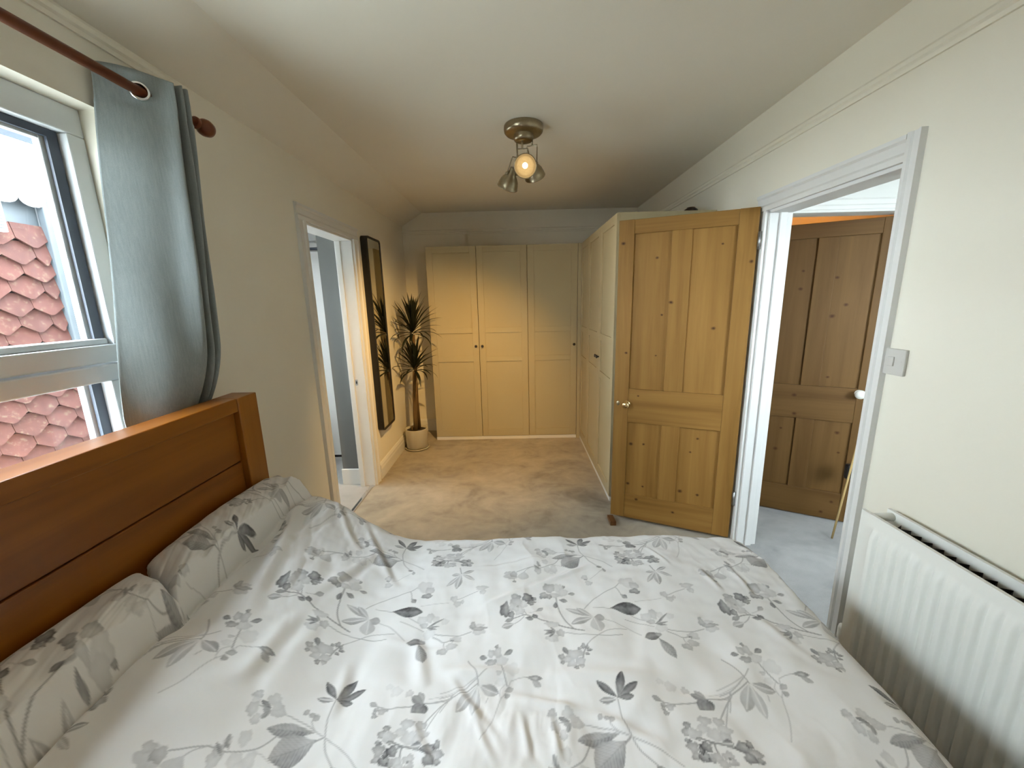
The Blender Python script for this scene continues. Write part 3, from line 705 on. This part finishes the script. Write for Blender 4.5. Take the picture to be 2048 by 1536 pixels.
for j in range(nz + 1):
    z = ztop + (zbot - ztop)*j/nz; t = j/nz
    for i, p in enumerate(sp_):
        u = i/(len(sp_) - 1); x, y = p.x, p.y
        # lower down the panel spreads toward the window and hangs a little nearer the wall
        tt = min(1, max(0, (2.1 - z)/0.95)); kk = 0
        y -= (0.125*tt)*(1 - u*4 if u < 0.25 else 0) + (0.030*math.sin(math.pi*tt*0.5) - kk*0.0)*(1 if u >= 0.25 else u*4)
        k = max(0, min(1, (2.0 - z)/0.90)); k = k*k*0.35 + 0.65*max(0, min(1, (1.36 - z)/0.24))**2
        x = -1.165 + (x + 1.155)*(1 - 0.74*k) + 0.006*k
        if u < 0.25: x += 0.006*math.sin(u*40 + z*3)*tt
        x += 0.0035*math.sin(z*9 + u*30)*(1 if z < 2.05 else 0)
        x = max(x, -1.174)
        zz = z + (0.006*math.sin(u*24) if j == 0 else 0)
        vs.append((x, y, zz))
m_ = len(sp_)
for j in range(nz):
    for i in range(m_ - 1):
        q4 = (j*m_ + i, (j+1)*m_ + i, (j+1)*m_ + i + 1, j*m_ + i + 1)
        if math.hypot(sum(vs[a][0] for a in q4)/4 - px, sum(vs[a][2] for a in q4)/4 - pz) > 0.0135: fs.append(q4)      # eyelet holes
co = MB().add(vs, fs, True).build('cloth', M['curtain'], cu)
so = co.modifiers.new('thick', 'SOLIDIFY'); so.thickness = 0.0022
nrm = Vector((1.30 - 1.268, -(-1.08 + 1.118), 0))
nv = Vector((0.72, -0.69, 0)).normalized()
MB().lathe([(0.0175, -0.005), (0.019, -0.007), (0.023, -0.0065), (0.0255, -0.003), (0.0255, 0.003), (0.023, 0.0065), (0.019, 0.007), (0.0175, 0.005), (0.0175, -0.005)], (-1.080, 1.298, pz), nv, 32).build('eyelet', M['chrome'], cu)

# ------------------------------------------------------------------ bed
bed = tag(empty('bed', (-0.05, 0.75, 0.0)), 'honey oak double bed with a plank headboard under the window', 'bed')
def bp(name, mat, x0, x1, y0, y1, z0, z1, parent=bed, bev=0.003):
    ox, oy, oz = bed.location
    return box(name, mat, x0 - ox, x1 - ox, y0 - oy, y1 - oy, z0 - oz, z1 - oz, parent, bev)
hb = bp('headboard', M['oakY'], -1.088, -1.002, 0.135, 1.370, 1.100, 1.148)
bp('post', M['oakZ'], -1.092, -0.998, 1.370, 1.474, 0.0, 1.148, hb); bp('post', M['oakZ'], -1.092, -0.998, 0.030, 0.135, 0.0, 1.148, hb)
for a, b in ((0.914, 1.100), (0.726, 0.911), (0.54, 0.723), (0.38, 0.537)): bp('board', M['oakY'], -1.062, -1.020, 0.135, 1.370, a, b, hb, 0.004)
for y0, y1 in ((0.05, 0.085), (1.37, 1.405)): bp('side_rail', M['oakX'], -1.0, 0.84, y0, y1, 0.20, 0.34)
bp('foot_rail', M['oakY'], 0.84, 0.875, 0.05, 1.405, 0.20, 0.34)
for x in (0.80,):
    for y in (0.05, 1.345): bp('leg', M['oakZ'], x, x + 0.06, y, y + 0.06, 0.0, 0.20)
bp('slat_base', M['oakX'], -0.99, 0.835, 0.09, 1.365, 0.22, 0.24)
x = N('white_sheet'); x.set(Base_Color=(0.78, 0.78, 0.77), Roughness=0.9); x.bump(x.noise(x.coord(), 8, 3), 0.2, 0.01); M['sheet'] = x.m
tag(MB().box(-0.985, 0.832, 0.092, 1.362, 0.242, 0.525).build('mattress', M['sheet'], None, 0.03, 4), 'mattress in a white sheet under the floral duvet', 'mattress')

# ------------------------------------------------------------------ floral print
# One repeat of the printed pattern, 635 x 586 mm: L leaf (base, tip, width, tone, vein), B petal (centre, radii, angle, tone), S stem (width, tone, points); millimetres.
PRINT = "B 340 757 13 13 0 14 0;B 372 751 9 9 0 24 0;B 320 769 9 7 0 12 0;B -28 811 20 18 0 14 0;B -58 797 7 5 0 25 0;B -55 778 10 9 0 12 0;S 2.2 42 212 726 211 706 213 681 222 653 235 626 260 600;S 2.0 36 141 677 180 668 200 660 221 652 251 638 280 622 308 599;S 1.6 36 183 678 190 668 200 660;L 172 689 160 695 14 42 0;L 182 683 176 694 12 42 0;L 183 678 193 692 14 42 0;L 200 659 109 646 27 52 2;S 3.2 50 219 651 206 642;L 209 646 138 599 61 45 2;L 213 729 172 771 17 76 0;L 213 729 236 789 20 76 0;L 213 729 266 763 18 76 0;L 213 729 249 729 15 76 0;L 212 727 171 727 14 60 1;L 274 1181 254 1185 8 60 0;L 274 1179 279 1158 10 50 0;B 97 698 13 12 0 20 0;B 114 680 14 12 0 25 0;B 62 699 10 9 0 38 0;B 65 687 8 8 0 20 0;B 67 671 10 14 0 27 0;B 82 655 8 11 0 24 0;B 108 688 10 10 0 20 0;L 98 682 74 690 9 62 0;L 98 681 74 680 4 40 0;L 98 680 84 676 7 50 0;L 98 679 88 671 7 50 0;L 99 679 90 658 9 55 0;S 1.6 34 128 679 141 677 157 674;S 2.2 46 134 1227 118 1202 101 1190 63 1175 37 1176 -13 1154;S 1.8 36 40 1178 21 1164 12 1151;S 1.4 24 101 1190 122 1189 145 1179;B 84 1206 10 14 0 17 0;B 88 1168 11 15 0 17 0;B 110 1172 11 18 0 20 0;B 101 1159 8 10 0 16 0;B 60 1195 6 9 0 25 0;B 58 1160 11 16 0 28 0;B 55 1175 8 10 0 33 0;L 63 1179 57 1206 6 55 0;L 69 1181 62 1191 6 55 0;L 63 1173 45 1186 6 55 0;L 65 1168 53 1179 6 55 0;B -33 1137 20 20 0 27 0;B -23 1143 12 13 0 42 0;B -44 1149 10 10 0 30 0;L 12 1153 5 1115 37 25 0;B -20 1105 6 5 0 60 0;S 1.5 40 -21 1120 -21 1106;L 309 719 288 729 12 50 0;B 308 713 6 5 0 50 0;B 321 708 8 7 0 40 0;B 306 705 4 4 0 50 0;B 309 697 6 5 0 50 0;B 332 711 3 2 0 50 0;S 2.4 46 309 719 331 715 362 718 387 722;S 2.2 48 411 728 437 729 465 737 500 755 529 774;S 2.0 40 430 727 458 731 472 737;S 2.2 48 467 733 442 710 421 687;S 2.0 40 462 731 444 703 426 673;S 1.4 24 420 737 448 742 475 752 507 767;L 409 728 394 753 17 42 0;L 409 728 379 743 19 56 0;L 409 728 385 708 22 62 0;L 409 728 416 705 17 72 0;L 409 728 398 706 22 60 0;B 385 683 15 9 0 33 0;B 375 667 13 8 0 28 0;B 414 682 12 9 0 36 0;B 419 664 15 10 0 28 0;B 413 652 12 9 0 30 0;B 393 656 14 13 0 24 0;B 400 677 4 3 0 5 0;B 343 673 8 6 0 62 0;B 335 661 7 7 0 50 0;B 353 658 15 10 0 30 0;B 347 659 8 6 0 20 0;B 334 646 7 4 0 68 0;B 358 648 7 3 0 50 0;B 339 634 12 10 0 46 0;B 365 633 12 10 0 66 0;B 340 617 10 7 0 50 0;B 355 616 11 10 0 66 0;B 354 627 5 8 0 72 0;B 368 610 7 5 0 68 0;S 2.8 66 364 648 386 641 409 637 431 629 454 621;S 2.6 60 386 641 372 637 362 628;S 2.8 62 386 641 384 633 385 622;L 400 641 425 640 15 56 1;B 378 614 13 10 0 32 0;B 403 618 12 9 0 30 0;B 407 608 9 8 0 36 0;B 388 604 11 8 0 30 0;B 402 611 4 4 0 5 0;B 403 614 3 2 0 60 0;B 440 634 15 10 0 58 0;B 456 640 7 8 0 60 0;B 458 622 14 11 0 48 0;B 444 615 12 10 0 66 0;B 461 610 8 6 0 62 0;S 2.4 55 432 1181 437 1162 440 1152;L 440 1150 481 1169 13 46 1;L 440 1150 486 1125 13 38 1;L 440 1150 432 1086 22 42 1;L 440 1150 399 1099 15 38 1;L 440 1150 409 1148 12 44 1;S 2.4 46 -137 836 -113 799 -105 769;S 2.0 38 -87 806 -109 785 -154 751 -190 738;S 1.7 30 -111 787 -139 770 -171 756 -192 749;S 2.0 42 -162 744 -175 729 -185 714;S 1.8 40 -164 745 -174 722 -184 704;L -107 769 -149 704 29 36 1;L -105 767 -112 690 23 28 1;L -103 769 -56 750 29 42 1;S 1.6 30 -29 781 -40 752 -52 732 -68 684 -91 645;S 1.6 34 -80 741 -85 726;S 1.4 30 -39 776 -54 757 -51 736;L -43 755 -23 765 14 40 0;L -43 750 -32 739 14 48 0;S 2.4 48 -53 824 -46 798 -37 769;B -53 835 15 13 0 20 0;B -79 854 10 11 0 38 0;B -63 856 10 15 0 34 0;B -79 830 14 9 0 52 0;L -89 843 -109 846 13 66 0;L -48 848 -24 861 14 62 0;B -66 873 5 5 0 68 0;L 7 790 47 788 14 62 0;L 21 784 42 766 15 42 0;B 29 789 8 4 0 40 0;S 1.6 32 -29 781 -11 787 7 790;B 133 845 22 13 0 36 0;B 110 834 15 8 0 32 0;B 123 821 12 9 0 30 0;B 145 823 11 11 0 32 0;B 99 841 8 7 0 50 0;L 116 845 106 867 13 62 0;B 133 808 6 7 0 64 0;B 146 811 6 6 0 38 0;B 100 827 5 5 0 56 0;B 158 865 6 8 0 62 0;B 147 860 5 4 0 62 0;B 167 861 5 5 0 62 0;B 171 853 7 4 0 62 0;B 164 842 5 4 0 62 0;S 2.6 56 152 832 158 849 169 869;S 2.0 36 151 836 165 864 191 888 223 911 255 920 285 923;B -48 997 14 25 0 66 0;B -29 979 9 12 0 62 0;B -16 1041 15 8 0 58 0;B 20 1039 17 15 0 74 0;B 28 1020 10 9 0 70 0;B 38 1037 8 6 0 68 0;B 36 1025 8 4 0 66 0;B -14 1020 19 19 0 40 0;B -27 1005 10 13 0 27 0;B -4 990 14 16 0 22 0;B 8 1014 10 12 0 20 0;B -16 1000 9 11 0 26 0;B -11 1007 3 4 0 55 0;S 2.6 62 -45 955 -20 965 -1 970 11 971 28 964 42 958 60 947 74 943;S 2.0 46 -1 978 11 970;S 2.0 46 8 989 14 973;S 2.0 42 7 965 -6 952 -20 943;L -19 944 -55 934 23 40 1;L -20 965 -46 955 15 50 0;L 10 961 33 952 14 70 0;L 32 974 43 956 16 70 0;S 1.4 28 22 979 33 982 43 986;L 42 985 63 1000 14 50 0;S 3.0 62 101 932 122 925 145 919 168 912;B 117 1078 15 22 0 17 0;B 128 1063 14 18 0 20 0;B 102 1049 15 10 0 26 0;B 87 1081 18 19 0 38 0;B 69 1049 14 13 0 58 0;B 85 1044 7 10 0 62 0;L 141 1054 164 1056 12 55 0;B 133 1087 4 6 0 66 0;S 2.6 56 105 1039 106 1010 112 974 123 945 143 919;L 102 1024 99 998 13 64 0;L 112 1030 137 1023 14 58 0;L 203 961 128 995 19 36 1;L 203 961 159 997 18 38 1;L 203 961 136 936 22 42 1;L 203 961 212 911 40 30 1;L 203 961 234 961 26 46 0;S 1.9 40 182 994 203 1019 235 1045 265 1063 292 1078 307 1094;S 1.9 42 291 1077 297 1065 302 1047;L 301 1048 317 1032 16 58 0;S 1.8 34 231 956 261 945 295 922 319 902;B 83 934 19 10 0 22 0;B 104 908 11 11 0 34 0;B 81 891 17 12 0 20 0;L 93 913 59 915 5 66 0;L 92 909 60 903 5 66 0;L 88 907 71 893 5 66 0;L 91 911 65 908 5 66 0;L 91 914 78 923 5 66 0;S 1.9 40 115 909 152 901 210 897 246 899 269 903;L 258 997 347 996 41 78 0;S 1.6 40 208 999 238 997 265 994;S 1.8 40 311 975 328 965 348 954;B 352 967 15 13 0 20 0;B 374 975 10 17 0 24 0;B 390 971 10 11 0 16 0;B 361 949 11 8 0 32 0;B 380 924 17 12 0 14 0;B 417 963 11 10 0 14 0;L 371 942 413 973 5 58 0;L 371 942 394 956 5 58 0;L 371 942 404 945 5 58 0;L 371 942 399 935 5 58 0;L 371 942 389 934 5 58 0;S 1.8 38 291 960 323 948 363 932;S 2.0 44 397 920 424 915 448 914 468 916 496 925;B 517 924 18 9 0 22 0;B 517 946 13 8 0 24 0;B 498 947 8 14 0 52 0;B 516 936 21 7 0 50 0;S 2.0 46 392 914 411 904 426 894 446 901;S 1.8 40 426 894 428 879;B 458 903 15 10 0 24 0;B 448 881 15 10 0 28 0;B 426 866 14 10 0 38 0;B 448 898 5 3 0 60 0;L 360 890 384 830 28 48 2;L 375 904 326 893 28 62 0;B 364 903 8 7 0 40 0;B 513 1083 19 11 0 24 0;B 518 1062 10 10 0 24 0;B 431 1047 11 11 0 27 0;B 443 1029 11 11 0 24 0;B 457 1037 5 7 0 26 0;S 1.6 38 503 1069 472 1058 440 1044;S 1.5 24 336 1020 372 1024 416 1030;B 331 1098 23 22 0 17 0;B 350 1080 14 16 0 28 0;B 346 1059 16 10 0 60 0;B 206 1130 10 12 0 24 0;B 214 1101 11 11 0 24 0;B 208 1118 5 3 0 50 0;S 1.4 26 222 1122 248 1146 276 1174"
PW, PH, RES = 0.635, 0.586, 0.00125
NW, NH = int(PW/RES), int(round(PH/RES))
def lattice_noise(x, y, seed, wrapx=None, wrapy=None):
    xi = np.floor(x).astype(np.int64); yi = np.floor(y).astype(np.int64); fx = x - xi; fy = y - yi
    def h(a, b):
        if wrapx: a = a % wrapx; b = b % wrapy
        n = (a*374761393 + b*668265263 + seed*974711) & 0x7fffffff
        n = ((n ^ (n >> 13))*1274126177) & 0x7fffffff
        return ((n ^ (n >> 16)) & 0xffff)/65535.0
    sx = fx*fx*(3 - 2*fx); sy = fy*fy*(3 - 2*fy)
    a = h(xi, yi)*(1 - sx) + h(xi + 1, yi)*sx; b = h(xi, yi + 1)*(1 - sx) + h(xi + 1, yi + 1)*sx
    return a*(1 - sy) + b*sy
def fbm(x, y, seed, octs=4, gain=0.5):
    s = 0; a = 1; t = 0
    for o in range(octs):
        s = s + a*lattice_noise(x*2**o, y*2**o, seed + o*17); t += a; a *= gain
    return s/t
CAN = np.zeros((NH, NW), np.float32)
gy, gx = np.mgrid[0:NH, 0:NW]
WASH = fbm(gx/22.0, gy/22.0, 3, 4)
FINE = fbm(gx/5.0, gy/5.0, 9, 2)
def region(x0, x1, y0, y1):
    i0, i1 = int(math.floor(x0/RES)), int(math.ceil(x1/RES)) + 1
    j0, j1 = int(math.floor(y0/RES)), int(math.ceil(y1/RES)) + 1
    ii = np.arange(i0, i1); jj = np.arange(j0, j1)
    X, Y = np.meshgrid(ii*RES, jj*RES)
    return np.ix_(jj % NH, ii % NW), X, Y
def sstep(e0, e1, v):
    t = np.clip((v - e0)/(e1 - e0), 0, 1); return t*t*(3 - 2*t)
def over(ix, a, tone):
    tone = tone*(0.82 + 0.62*WASH[ix])*(0.92 + 0.16*FINE[ix])
    CAN[ix] = CAN[ix]*(1 - a) + np.clip(tone, 0, 1)*a
for el in PRINT.split(';'):
    p = el.split()
    if p[0] == 'L':
        bx, by, tx, ty, wd_ = [float(v)/1000 for v in p[1:6]]; tone = float(p[6])/100; vein = int(p[7])
        L = math.hypot(tx - bx, ty - by); mg = wd_ + 0.004
        ix, X, Y = region(min(bx, tx) - mg, max(bx, tx) + mg, min(by, ty) - mg, max(by, ty) + mg)
        ax, ay = (tx - bx)/L, (ty - by)/L
        s = ((X - bx)*ax + (Y - by)*ay)/L; q = (X - bx)*(-ay) + (Y - by)*ax
        sc = np.clip(s, 0, 1); half = wd_*0.5*np.power(np.sin(np.pi*np.power(sc, 1.30)), 0.9)
        half = np.where((s < 0) | (s > 1), -0.01, half)
        a = sstep(0.0012, -0.0008, np.abs(q) - half)*0.95
        tn = tone*(1.0 + 0.22*np.sign(q)*np.minimum(1, np.abs(q)/(wd_*0.12)) * (0.6 if vein else 0.25))*(0.9 + 0.2*np.abs(q)/np.maximum(half, 1e-4))
        if vein == 1: tn = tn*(1 - 0.75*np.exp(-(q/0.0016)**2)*(s < 0.92))
        if vein == 2: tn = tn*(1 + 0.10*np.sin((s*L - np.abs(q)*0.7)/0.0012))*(1 + 0.25*np.exp(-(q/0.0014)**2))
        over(ix, a, tn)
    elif p[0] == 'B':
        cx, cy, rx, ry = [float(v)/1000 for v in p[1:5]]; tone = float(p[6])/100
        ph = (cx*913.7 + cy*571.3)
        ix, X, Y = region(cx - rx*1.4 - 0.003, cx + rx*1.4 + 0.003, cy - ry*1.4 - 0.003, cy + ry*1.4 + 0.003)
        th = np.arctan2((Y - cy)/ry, (X - cx)/rx); r = np.hypot((X - cx)/rx, (Y - cy)/ry)
        edge = 1 + 0.10*np.sin(3*th + ph) + 0.09*np.sin(5*th + 1.7*ph) + 0.05*np.sin(9*th + 2.3*ph)
        a = sstep(1.10, 0.92, r/edge)*(0.88 if tone > 0.16 else 0.7)
        over(ix, a, tone*(0.78 + 0.42*np.clip(r/edge, 0, 1)**2 + 0.12*np.sin(th + ph)))
    else:
        wd_ = float(p[1])/1000; tone = float(p[2])/100; c_ = [float(v)/1000 for v in p[3:]]
        pts = list(zip(c_[0::2], c_[1::2])); fine_ = [tuple(v) for v in smooth_plan(pts, 6)] if len(pts) > 2 else pts
        for (x0, y0), (x1, y1) in zip(fine_[:-1], fine_[1:]):
            mg = wd_ + 0.003
            ix, X, Y = region(min(x0, x1) - mg, max(x0, x1) + mg, min(y0, y1) - mg, max(y0, y1) + mg)
            dx, dy = x1 - x0, y1 - y0; l2 = dx*dx + dy*dy + 1e-12
            s = np.clip(((X - x0)*dx + (Y - y0)*dy)/l2, 0, 1)
            d = np.hypot(X - x0 - s*dx, Y - y0 - s*dy)
            CAN[ix] = np.maximum(CAN[ix], tone*1.05*sstep(wd_*0.5 + 0.0012, wd_*0.5 - 0.0006, d))
def print_tone(u, v):
    fx = (u/RES) % NW; fy = (v/RES) % NH
    i = np.floor(fx).astype(int); j = np.floor(fy).astype(int); a = fx - i; b = fy - j
    i2 = (i + 1) % NW; j2 = (j + 1) % NH; i %= NW; j %= NH
    return (CAN[j, i]*(1-a) + CAN[j, i2]*a)*(1-b) + (CAN[j2, i]*(1-a) + CAN[j2, i2]*a)*b
x = N('floral_cotton'); at = x.n('ShaderNodeAttribute', attribute_name='print')
x.set(Base_Color=x.mix(at.outputs['Fac'], (0.86, 0.855, 0.85), (0.022, 0.022, 0.030)), Roughness=0.85, Sheen_Weight=0.1)
M['floral'] = x.m

def grid_object(name, P, tone, wrap=False, parent=None):
    """P: (n, m, 3) vertex grid, tone: (n, m) print darkness"""
    n, m = tone.shape
    idx = np.arange(n*m).reshape(n, m)
    q = np.stack([idx[:-1, :-1], idx[1:, :-1], idx[1:, 1:], idx[:-1, 1:]], -1).reshape(-1, 4)
    me = bpy.data.meshes.new(name)
    me.vertices.add(n*m); me.vertices.foreach_set('co', P.reshape(-1).astype(np.float32))
    me.loops.add(q.size); me.loops.foreach_set('vertex_index', q.reshape(-1).astype(np.int32))
    me.polygons.add(len(q)); me.polygons.foreach_set('loop_start', np.arange(0, q.size, 4, dtype=np.int32))
    me.polygons.foreach_set('use_smooth', np.ones(len(q), bool))
    me.update(calc_edges=True); me.validate()
    at_ = me.attributes.new('print', 'FLOAT', 'POINT'); at_.data.foreach_set('value', tone.reshape(-1).astype(np.float32))
    me.materials.append(M['floral'])
    o = bpy.data.objects.new(name, me); col.objects.link(o)
    if parent: o.parent = parent
    return o

# ------------------------------------------------------------------ duvet
UE, VE, V0 = 0.800, 1.352, 0.08        # where the top starts to roll over: foot side, far side, near side
RC = 0.075
HEM = -0.806
us = np.concatenate([np.linspace(HEM - 0.075, HEM + 0.01, 22)[:-1], np.arange(HEM + 0.01, UE + 0.13, 0.0025), np.arange(UE + 0.13, UE + 0.42, 0.008)])
vs_ = np.concatenate([np.linspace(V0 - 0.36, 0.04, 40)[:-1], np.linspace(0.04, 0.50, 116)[:-1], np.arange(0.50, VE + 0.13, 0.0025), np.arange(VE + 0.13, VE + 0.40, 0.008)])
U, V = np.meshgrid(us, vs_, indexing='ij')
def bell(x, c, w): return np.exp(-((x - c)/w)**2)
def ztop(X, Y):
    z = 0.580 + 0.0*X
    z = z + 0.158*sstep(-0.36, -0.82, X)                                   # rises over the pillows
    z = z - 0.012*bell(Y, 0.82, 0.06)*sstep(-0.55, -0.80, X)                # dip between the two pillows
    z = z + 0.012*bell(X, 0.25, 0.5)*bell(Y, 0.8, 0.4)
    z = z - 0.016*sstep(0.55, 0.86, X) - 0.010*sstep(1.20, 1.42, Y)
    z = z + (fbm(X*2.6 + 3, Y*2.6, 21, 3) - 0.5)*0.030
    z = z + (fbm(X*7 + Y*3, Y*9 - X*2, 31, 3) - 0.5)*0.020 + (fbm(X*15 - Y*6, Y*8 + X*3, 33, 3) - 0.5)*0.007
    rx = fbm(X*11 + 4*Y, Y*4 - 3*X, 41, 3); z = z - 0.006*np.abs(rx - 0.5)*2*sstep(0.4, 0.6, fbm(X*2.2, Y*2.2, 51, 2))
    # fine crumple in the middle foreground
    m = bell(X, -0.05, 0.28)*bell(Y, 0.66, 0.13); z = z + m*0.009*(np.abs(fbm(X*20 - Y*4, Y*7 + X*5, 61, 3) - 0.5)*2)
    m = bell(X, -0.68, 0.17)*bell(Y, 1.2, 0.3); z = z + m*0.016*(np.abs(fbm(X*15 + Y*5, Y*5 - X*5, 71, 3) - 0.5)*2)
    for x0, y0, x1, y1, a, w_ in CREASES:
        dx, dy = x1 - x0, y1 - y0; l2 = dx*dx + dy*dy
        s = ((X - x0)*dx + (Y - y0)*dy)/l2; sc = np.clip(s, 0, 1)
        d = ((X - x0)*(-dy) + (Y - y0)*dx)/math.sqrt(l2)
        en = np.hypot(X - x0 - sc*dx, Y - y0 - sc*dy)
        z = z + a*np.exp(-(en/w_)**2)*np.sin(np.clip(s*0.9 + 0.05, 0.02, 0.98)*np.pi) - a*0.55*np.exp(-((d - 1.6*w_)/w_)**2)*np.exp(-((s - 0.5)/0.45)**4)
    z = z - 0.011*np.exp(-(((X + 0.285)/0.035)**2 + ((Y - 0.865)/0.085)**2))  # dent
    return z
CREASES = [(-0.826,1.40,-0.749,1.027,.016,.020),(-0.68,1.366,-0.753,1.185,.010,.014),(-0.753,1.185,-0.71,0.863,.010,.018),(-0.031,0.743,0.145,0.702,.007,.012),(0.145,0.702,0.283,0.631,.007,.014),
  (-0.175,0.787,-0.049,0.634,.006,.010),(-0.119,0.715,-0.062,0.602,.005,.009),(-0.008,0.703,0.011,0.607,.005,.009),(-0.383,0.905,-0.214,0.868,.007,.014),(-0.203,0.807,0.018,0.797,.008,.016),
  (0.042,0.797,0.313,0.778,.006,.016),(-0.30,0.937,-0.235,0.769,.010,.018),(-0.122,1.006,0.019,1.077,.005,.010),(0.019,1.077,0.255,1.206,.006,.010),(-0.147,1.184,0.068,1.226,.004,.008),
  (0.587,1.168,0.609,1.063,.006,.010),(0.69,1.191,0.701,1.051,.006,.010),(0.85,1.267,0.83,1.027,.007,.014),(-0.434,0.83,-0.419,0.686,.006,.014),(-0.602,0.908,-0.623,0.698,.008,.018),
  (-0.497,1.245,-0.59,0.995,.007,.014),(0.649,0.974,0.728,0.815,.004,.014),(0.335,0.744,0.496,0.708,.004,.012),(-0.247,0.694,-0.184,0.603,.005,.010),(0.057,0.691,0.069,0.606,.005,.009),(-0.305,1.36,0.157,1.385,.006,.012),
  (-0.60,1.38,-0.40,1.10,.008,.012),(-0.72,1.40,-0.56,1.22,.010,.012),(0.45,1.30,0.50,1.18,.004,.008),(0.80,1.33,0.86,1.20,.008,.010)]
# ------------------------------------------------------------------ pillows
def pillow(name, cx, cy, cz, hl, hw, ht, tilt, seed, uo, vo, label, side):
    """hl: half length along the slope, hw: half width along the headboard, ht: half thickness"""
    nu, nv = 190, 300
    a = np.linspace(-1, 1, nu); b = np.linspace(-1, 1, nv)
    A, B = np.meshgrid(a, b, indexing='ij')
    parts = []
    def surf(sgn):
        ea = 1 - np.abs(A)**3.4; eb = 1 - np.abs(B)**13
        T = ht*np.power(np.clip(ea, 0, 1), 0.55)*np.power(np.clip(eb, 0, 1), 0.42)
        pin = 1 - 0.02*(np.abs(B)**2)*(np.abs(A))
        X = A*hl*(1 - 0.05*B*B); Y = B*hw*(1 - 0.05*A*A)*pin
        wr = (fbm(A*2.2 + 7*seed, B*4.0 + A*1.5, seed, 3) - 0.5)*0.044 + (np.abs(fbm(A*5.0 + B*3, B*2.5 + 3*A, seed + 5, 3) - 0.5))*0.030
        T = T + sgn*0 + wr*np.clip(T/ht, 0, 1)
        # gathers near the ends
        T = T + 0.004*np.sin(A*16 + seed)*np.clip((np.abs(B) - 0.55)/0.4, 0, 1)*np.clip(T/ht, 0, 1)
        return X, Y, sgn*T
    c, s = math.cos(tilt), math.sin(tilt)
    obs = []
    X1, Y1, Z1 = surf(1); X2, Y2, Z2 = surf(-1)
    # one closed sheet: top going out, underside coming back
    X = np.concatenate([X1, X2[::-1][1:]], 0); Y = np.concatenate([Y1, Y2[::-1][1:]], 0); Z = np.concatenate([Z1, Z2[::-1][1:]], 0)
    U = np.concatenate([X1, 2*hl - X2[::-1][1:]], 0)
    P = np.stack([X*c + Z*s, Y, -X*s + Z*c], -1)
    P[..., 1] -= 0.5*(P[..., 0] + cx + 0.90)*np.clip((1 + side*P[..., 1]/hw)/2, 0, 1)      # the pillows meet on a slant
    wx = P[..., 0] + cx
    lim = -0.996 if True else 0
    P[..., 0] = np.where(wx < lim, lim + (wx - lim)*0.05, wx) - cx
    wx = P[..., 0] + cx; wy = P[..., 1] + cy; wz = P[..., 2] + cz
    cover = ztop(np.maximum(wx, HEM), wy) - 0.014 + np.maximum(0, HEM - 0.03 - wx)*3.0      # the duvet lies on top of the pillow
    wz = np.minimum(wz, cover)
    P[..., 2] = np.maximum(wz, 0.528) - cz
    o = grid_object(name, P, print_tone(U + uo, Y + vo))
    o.location = (cx, cy, cz)
    return tag(o, label, 'pillow', 'floral pillows against the headboard')
pillow('pillow', -0.842, 1.166, 0.684, 0.210, 0.306, 0.090, R(32), 2, 0.30, 0.21, 'white floral pillow at the far end of the headboard', -1)
pillow('pillow', -0.842, 0.500, 0.684, 0.210, 0.384, 0.092, R(32), 5, 0.20, 0.30, 'white floral pillow nearest the viewer, left of the duvet hem', 1)

du = np.maximum(U - UE, 0); dvp = np.maximum(V - VE, 0); dvn = np.maximum(V0 - V, 0); dv = np.where(dvp > 0, dvp, -dvn)
dist = np.hypot(du, dv) + 1e-9; nx_, ny_ = du/dist, dv/dist
arc = np.minimum(dist, RC*np.pi/2)
out = RC*np.sin(arc/RC); down = RC*(1 - np.cos(arc/RC)) + np.maximum(0, dist - RC*np.pi/2)
bx = np.minimum(U, UE); by = np.clip(V, V0, VE)
tang = np.where(du > np.abs(dv), V, U)
hang = np.clip((dist - 0.06)/0.2, 0, 1)
out = out + hang*(0.020*np.sin(tang*19 + 1.3) + 0.014*np.sin(tang*33 + 0.4) + 0.02)
out = out + 0.018*bell(tang, 0.0, 2.0)*(fbm(U*5, V*5, 91, 2) - 0.5)*np.clip(dist/0.04, 0, 1)
X = bx + nx_*out; Y = by + ny_*out
Z = ztop(X, Y) - down
# the hem: the last few centimetres curl down and under
hm = np.maximum(HEM - U, 0); r = 0.020; ang = np.minimum(hm/r, np.pi)
X = np.where(hm > 0, HEM - r*np.sin(ang) + np.maximum(0, hm - np.pi*r), X)
Z = np.where(hm > 0, ztop(np.full_like(X, HEM), np.clip(Y, V0, VE + RC)) - down - r*(1 - np.cos(ang)), Z)
wob = 0.010*np.sin(V*7.0) + 0.006*np.sin(V*17 + 1)
X = X + wob*sstep(-0.70, -0.80, X)
# far upper corner slumps over the edge of the pillow in a fat roll
k = bell(U, -0.74, 0.12)*sstep(1.22, 1.40, V)
Z = Z + 0.016*k; Y = Y + 0.030*k
Z = np.maximum(Z, 0.225)
P = np.stack([X, Y, Z], -1)
tone = print_tone(U, V)
dv_o = grid_object('duvet', P, tone)
tag(dv_o, 'white duvet printed with grey flowers spread over the bed', 'duvet')
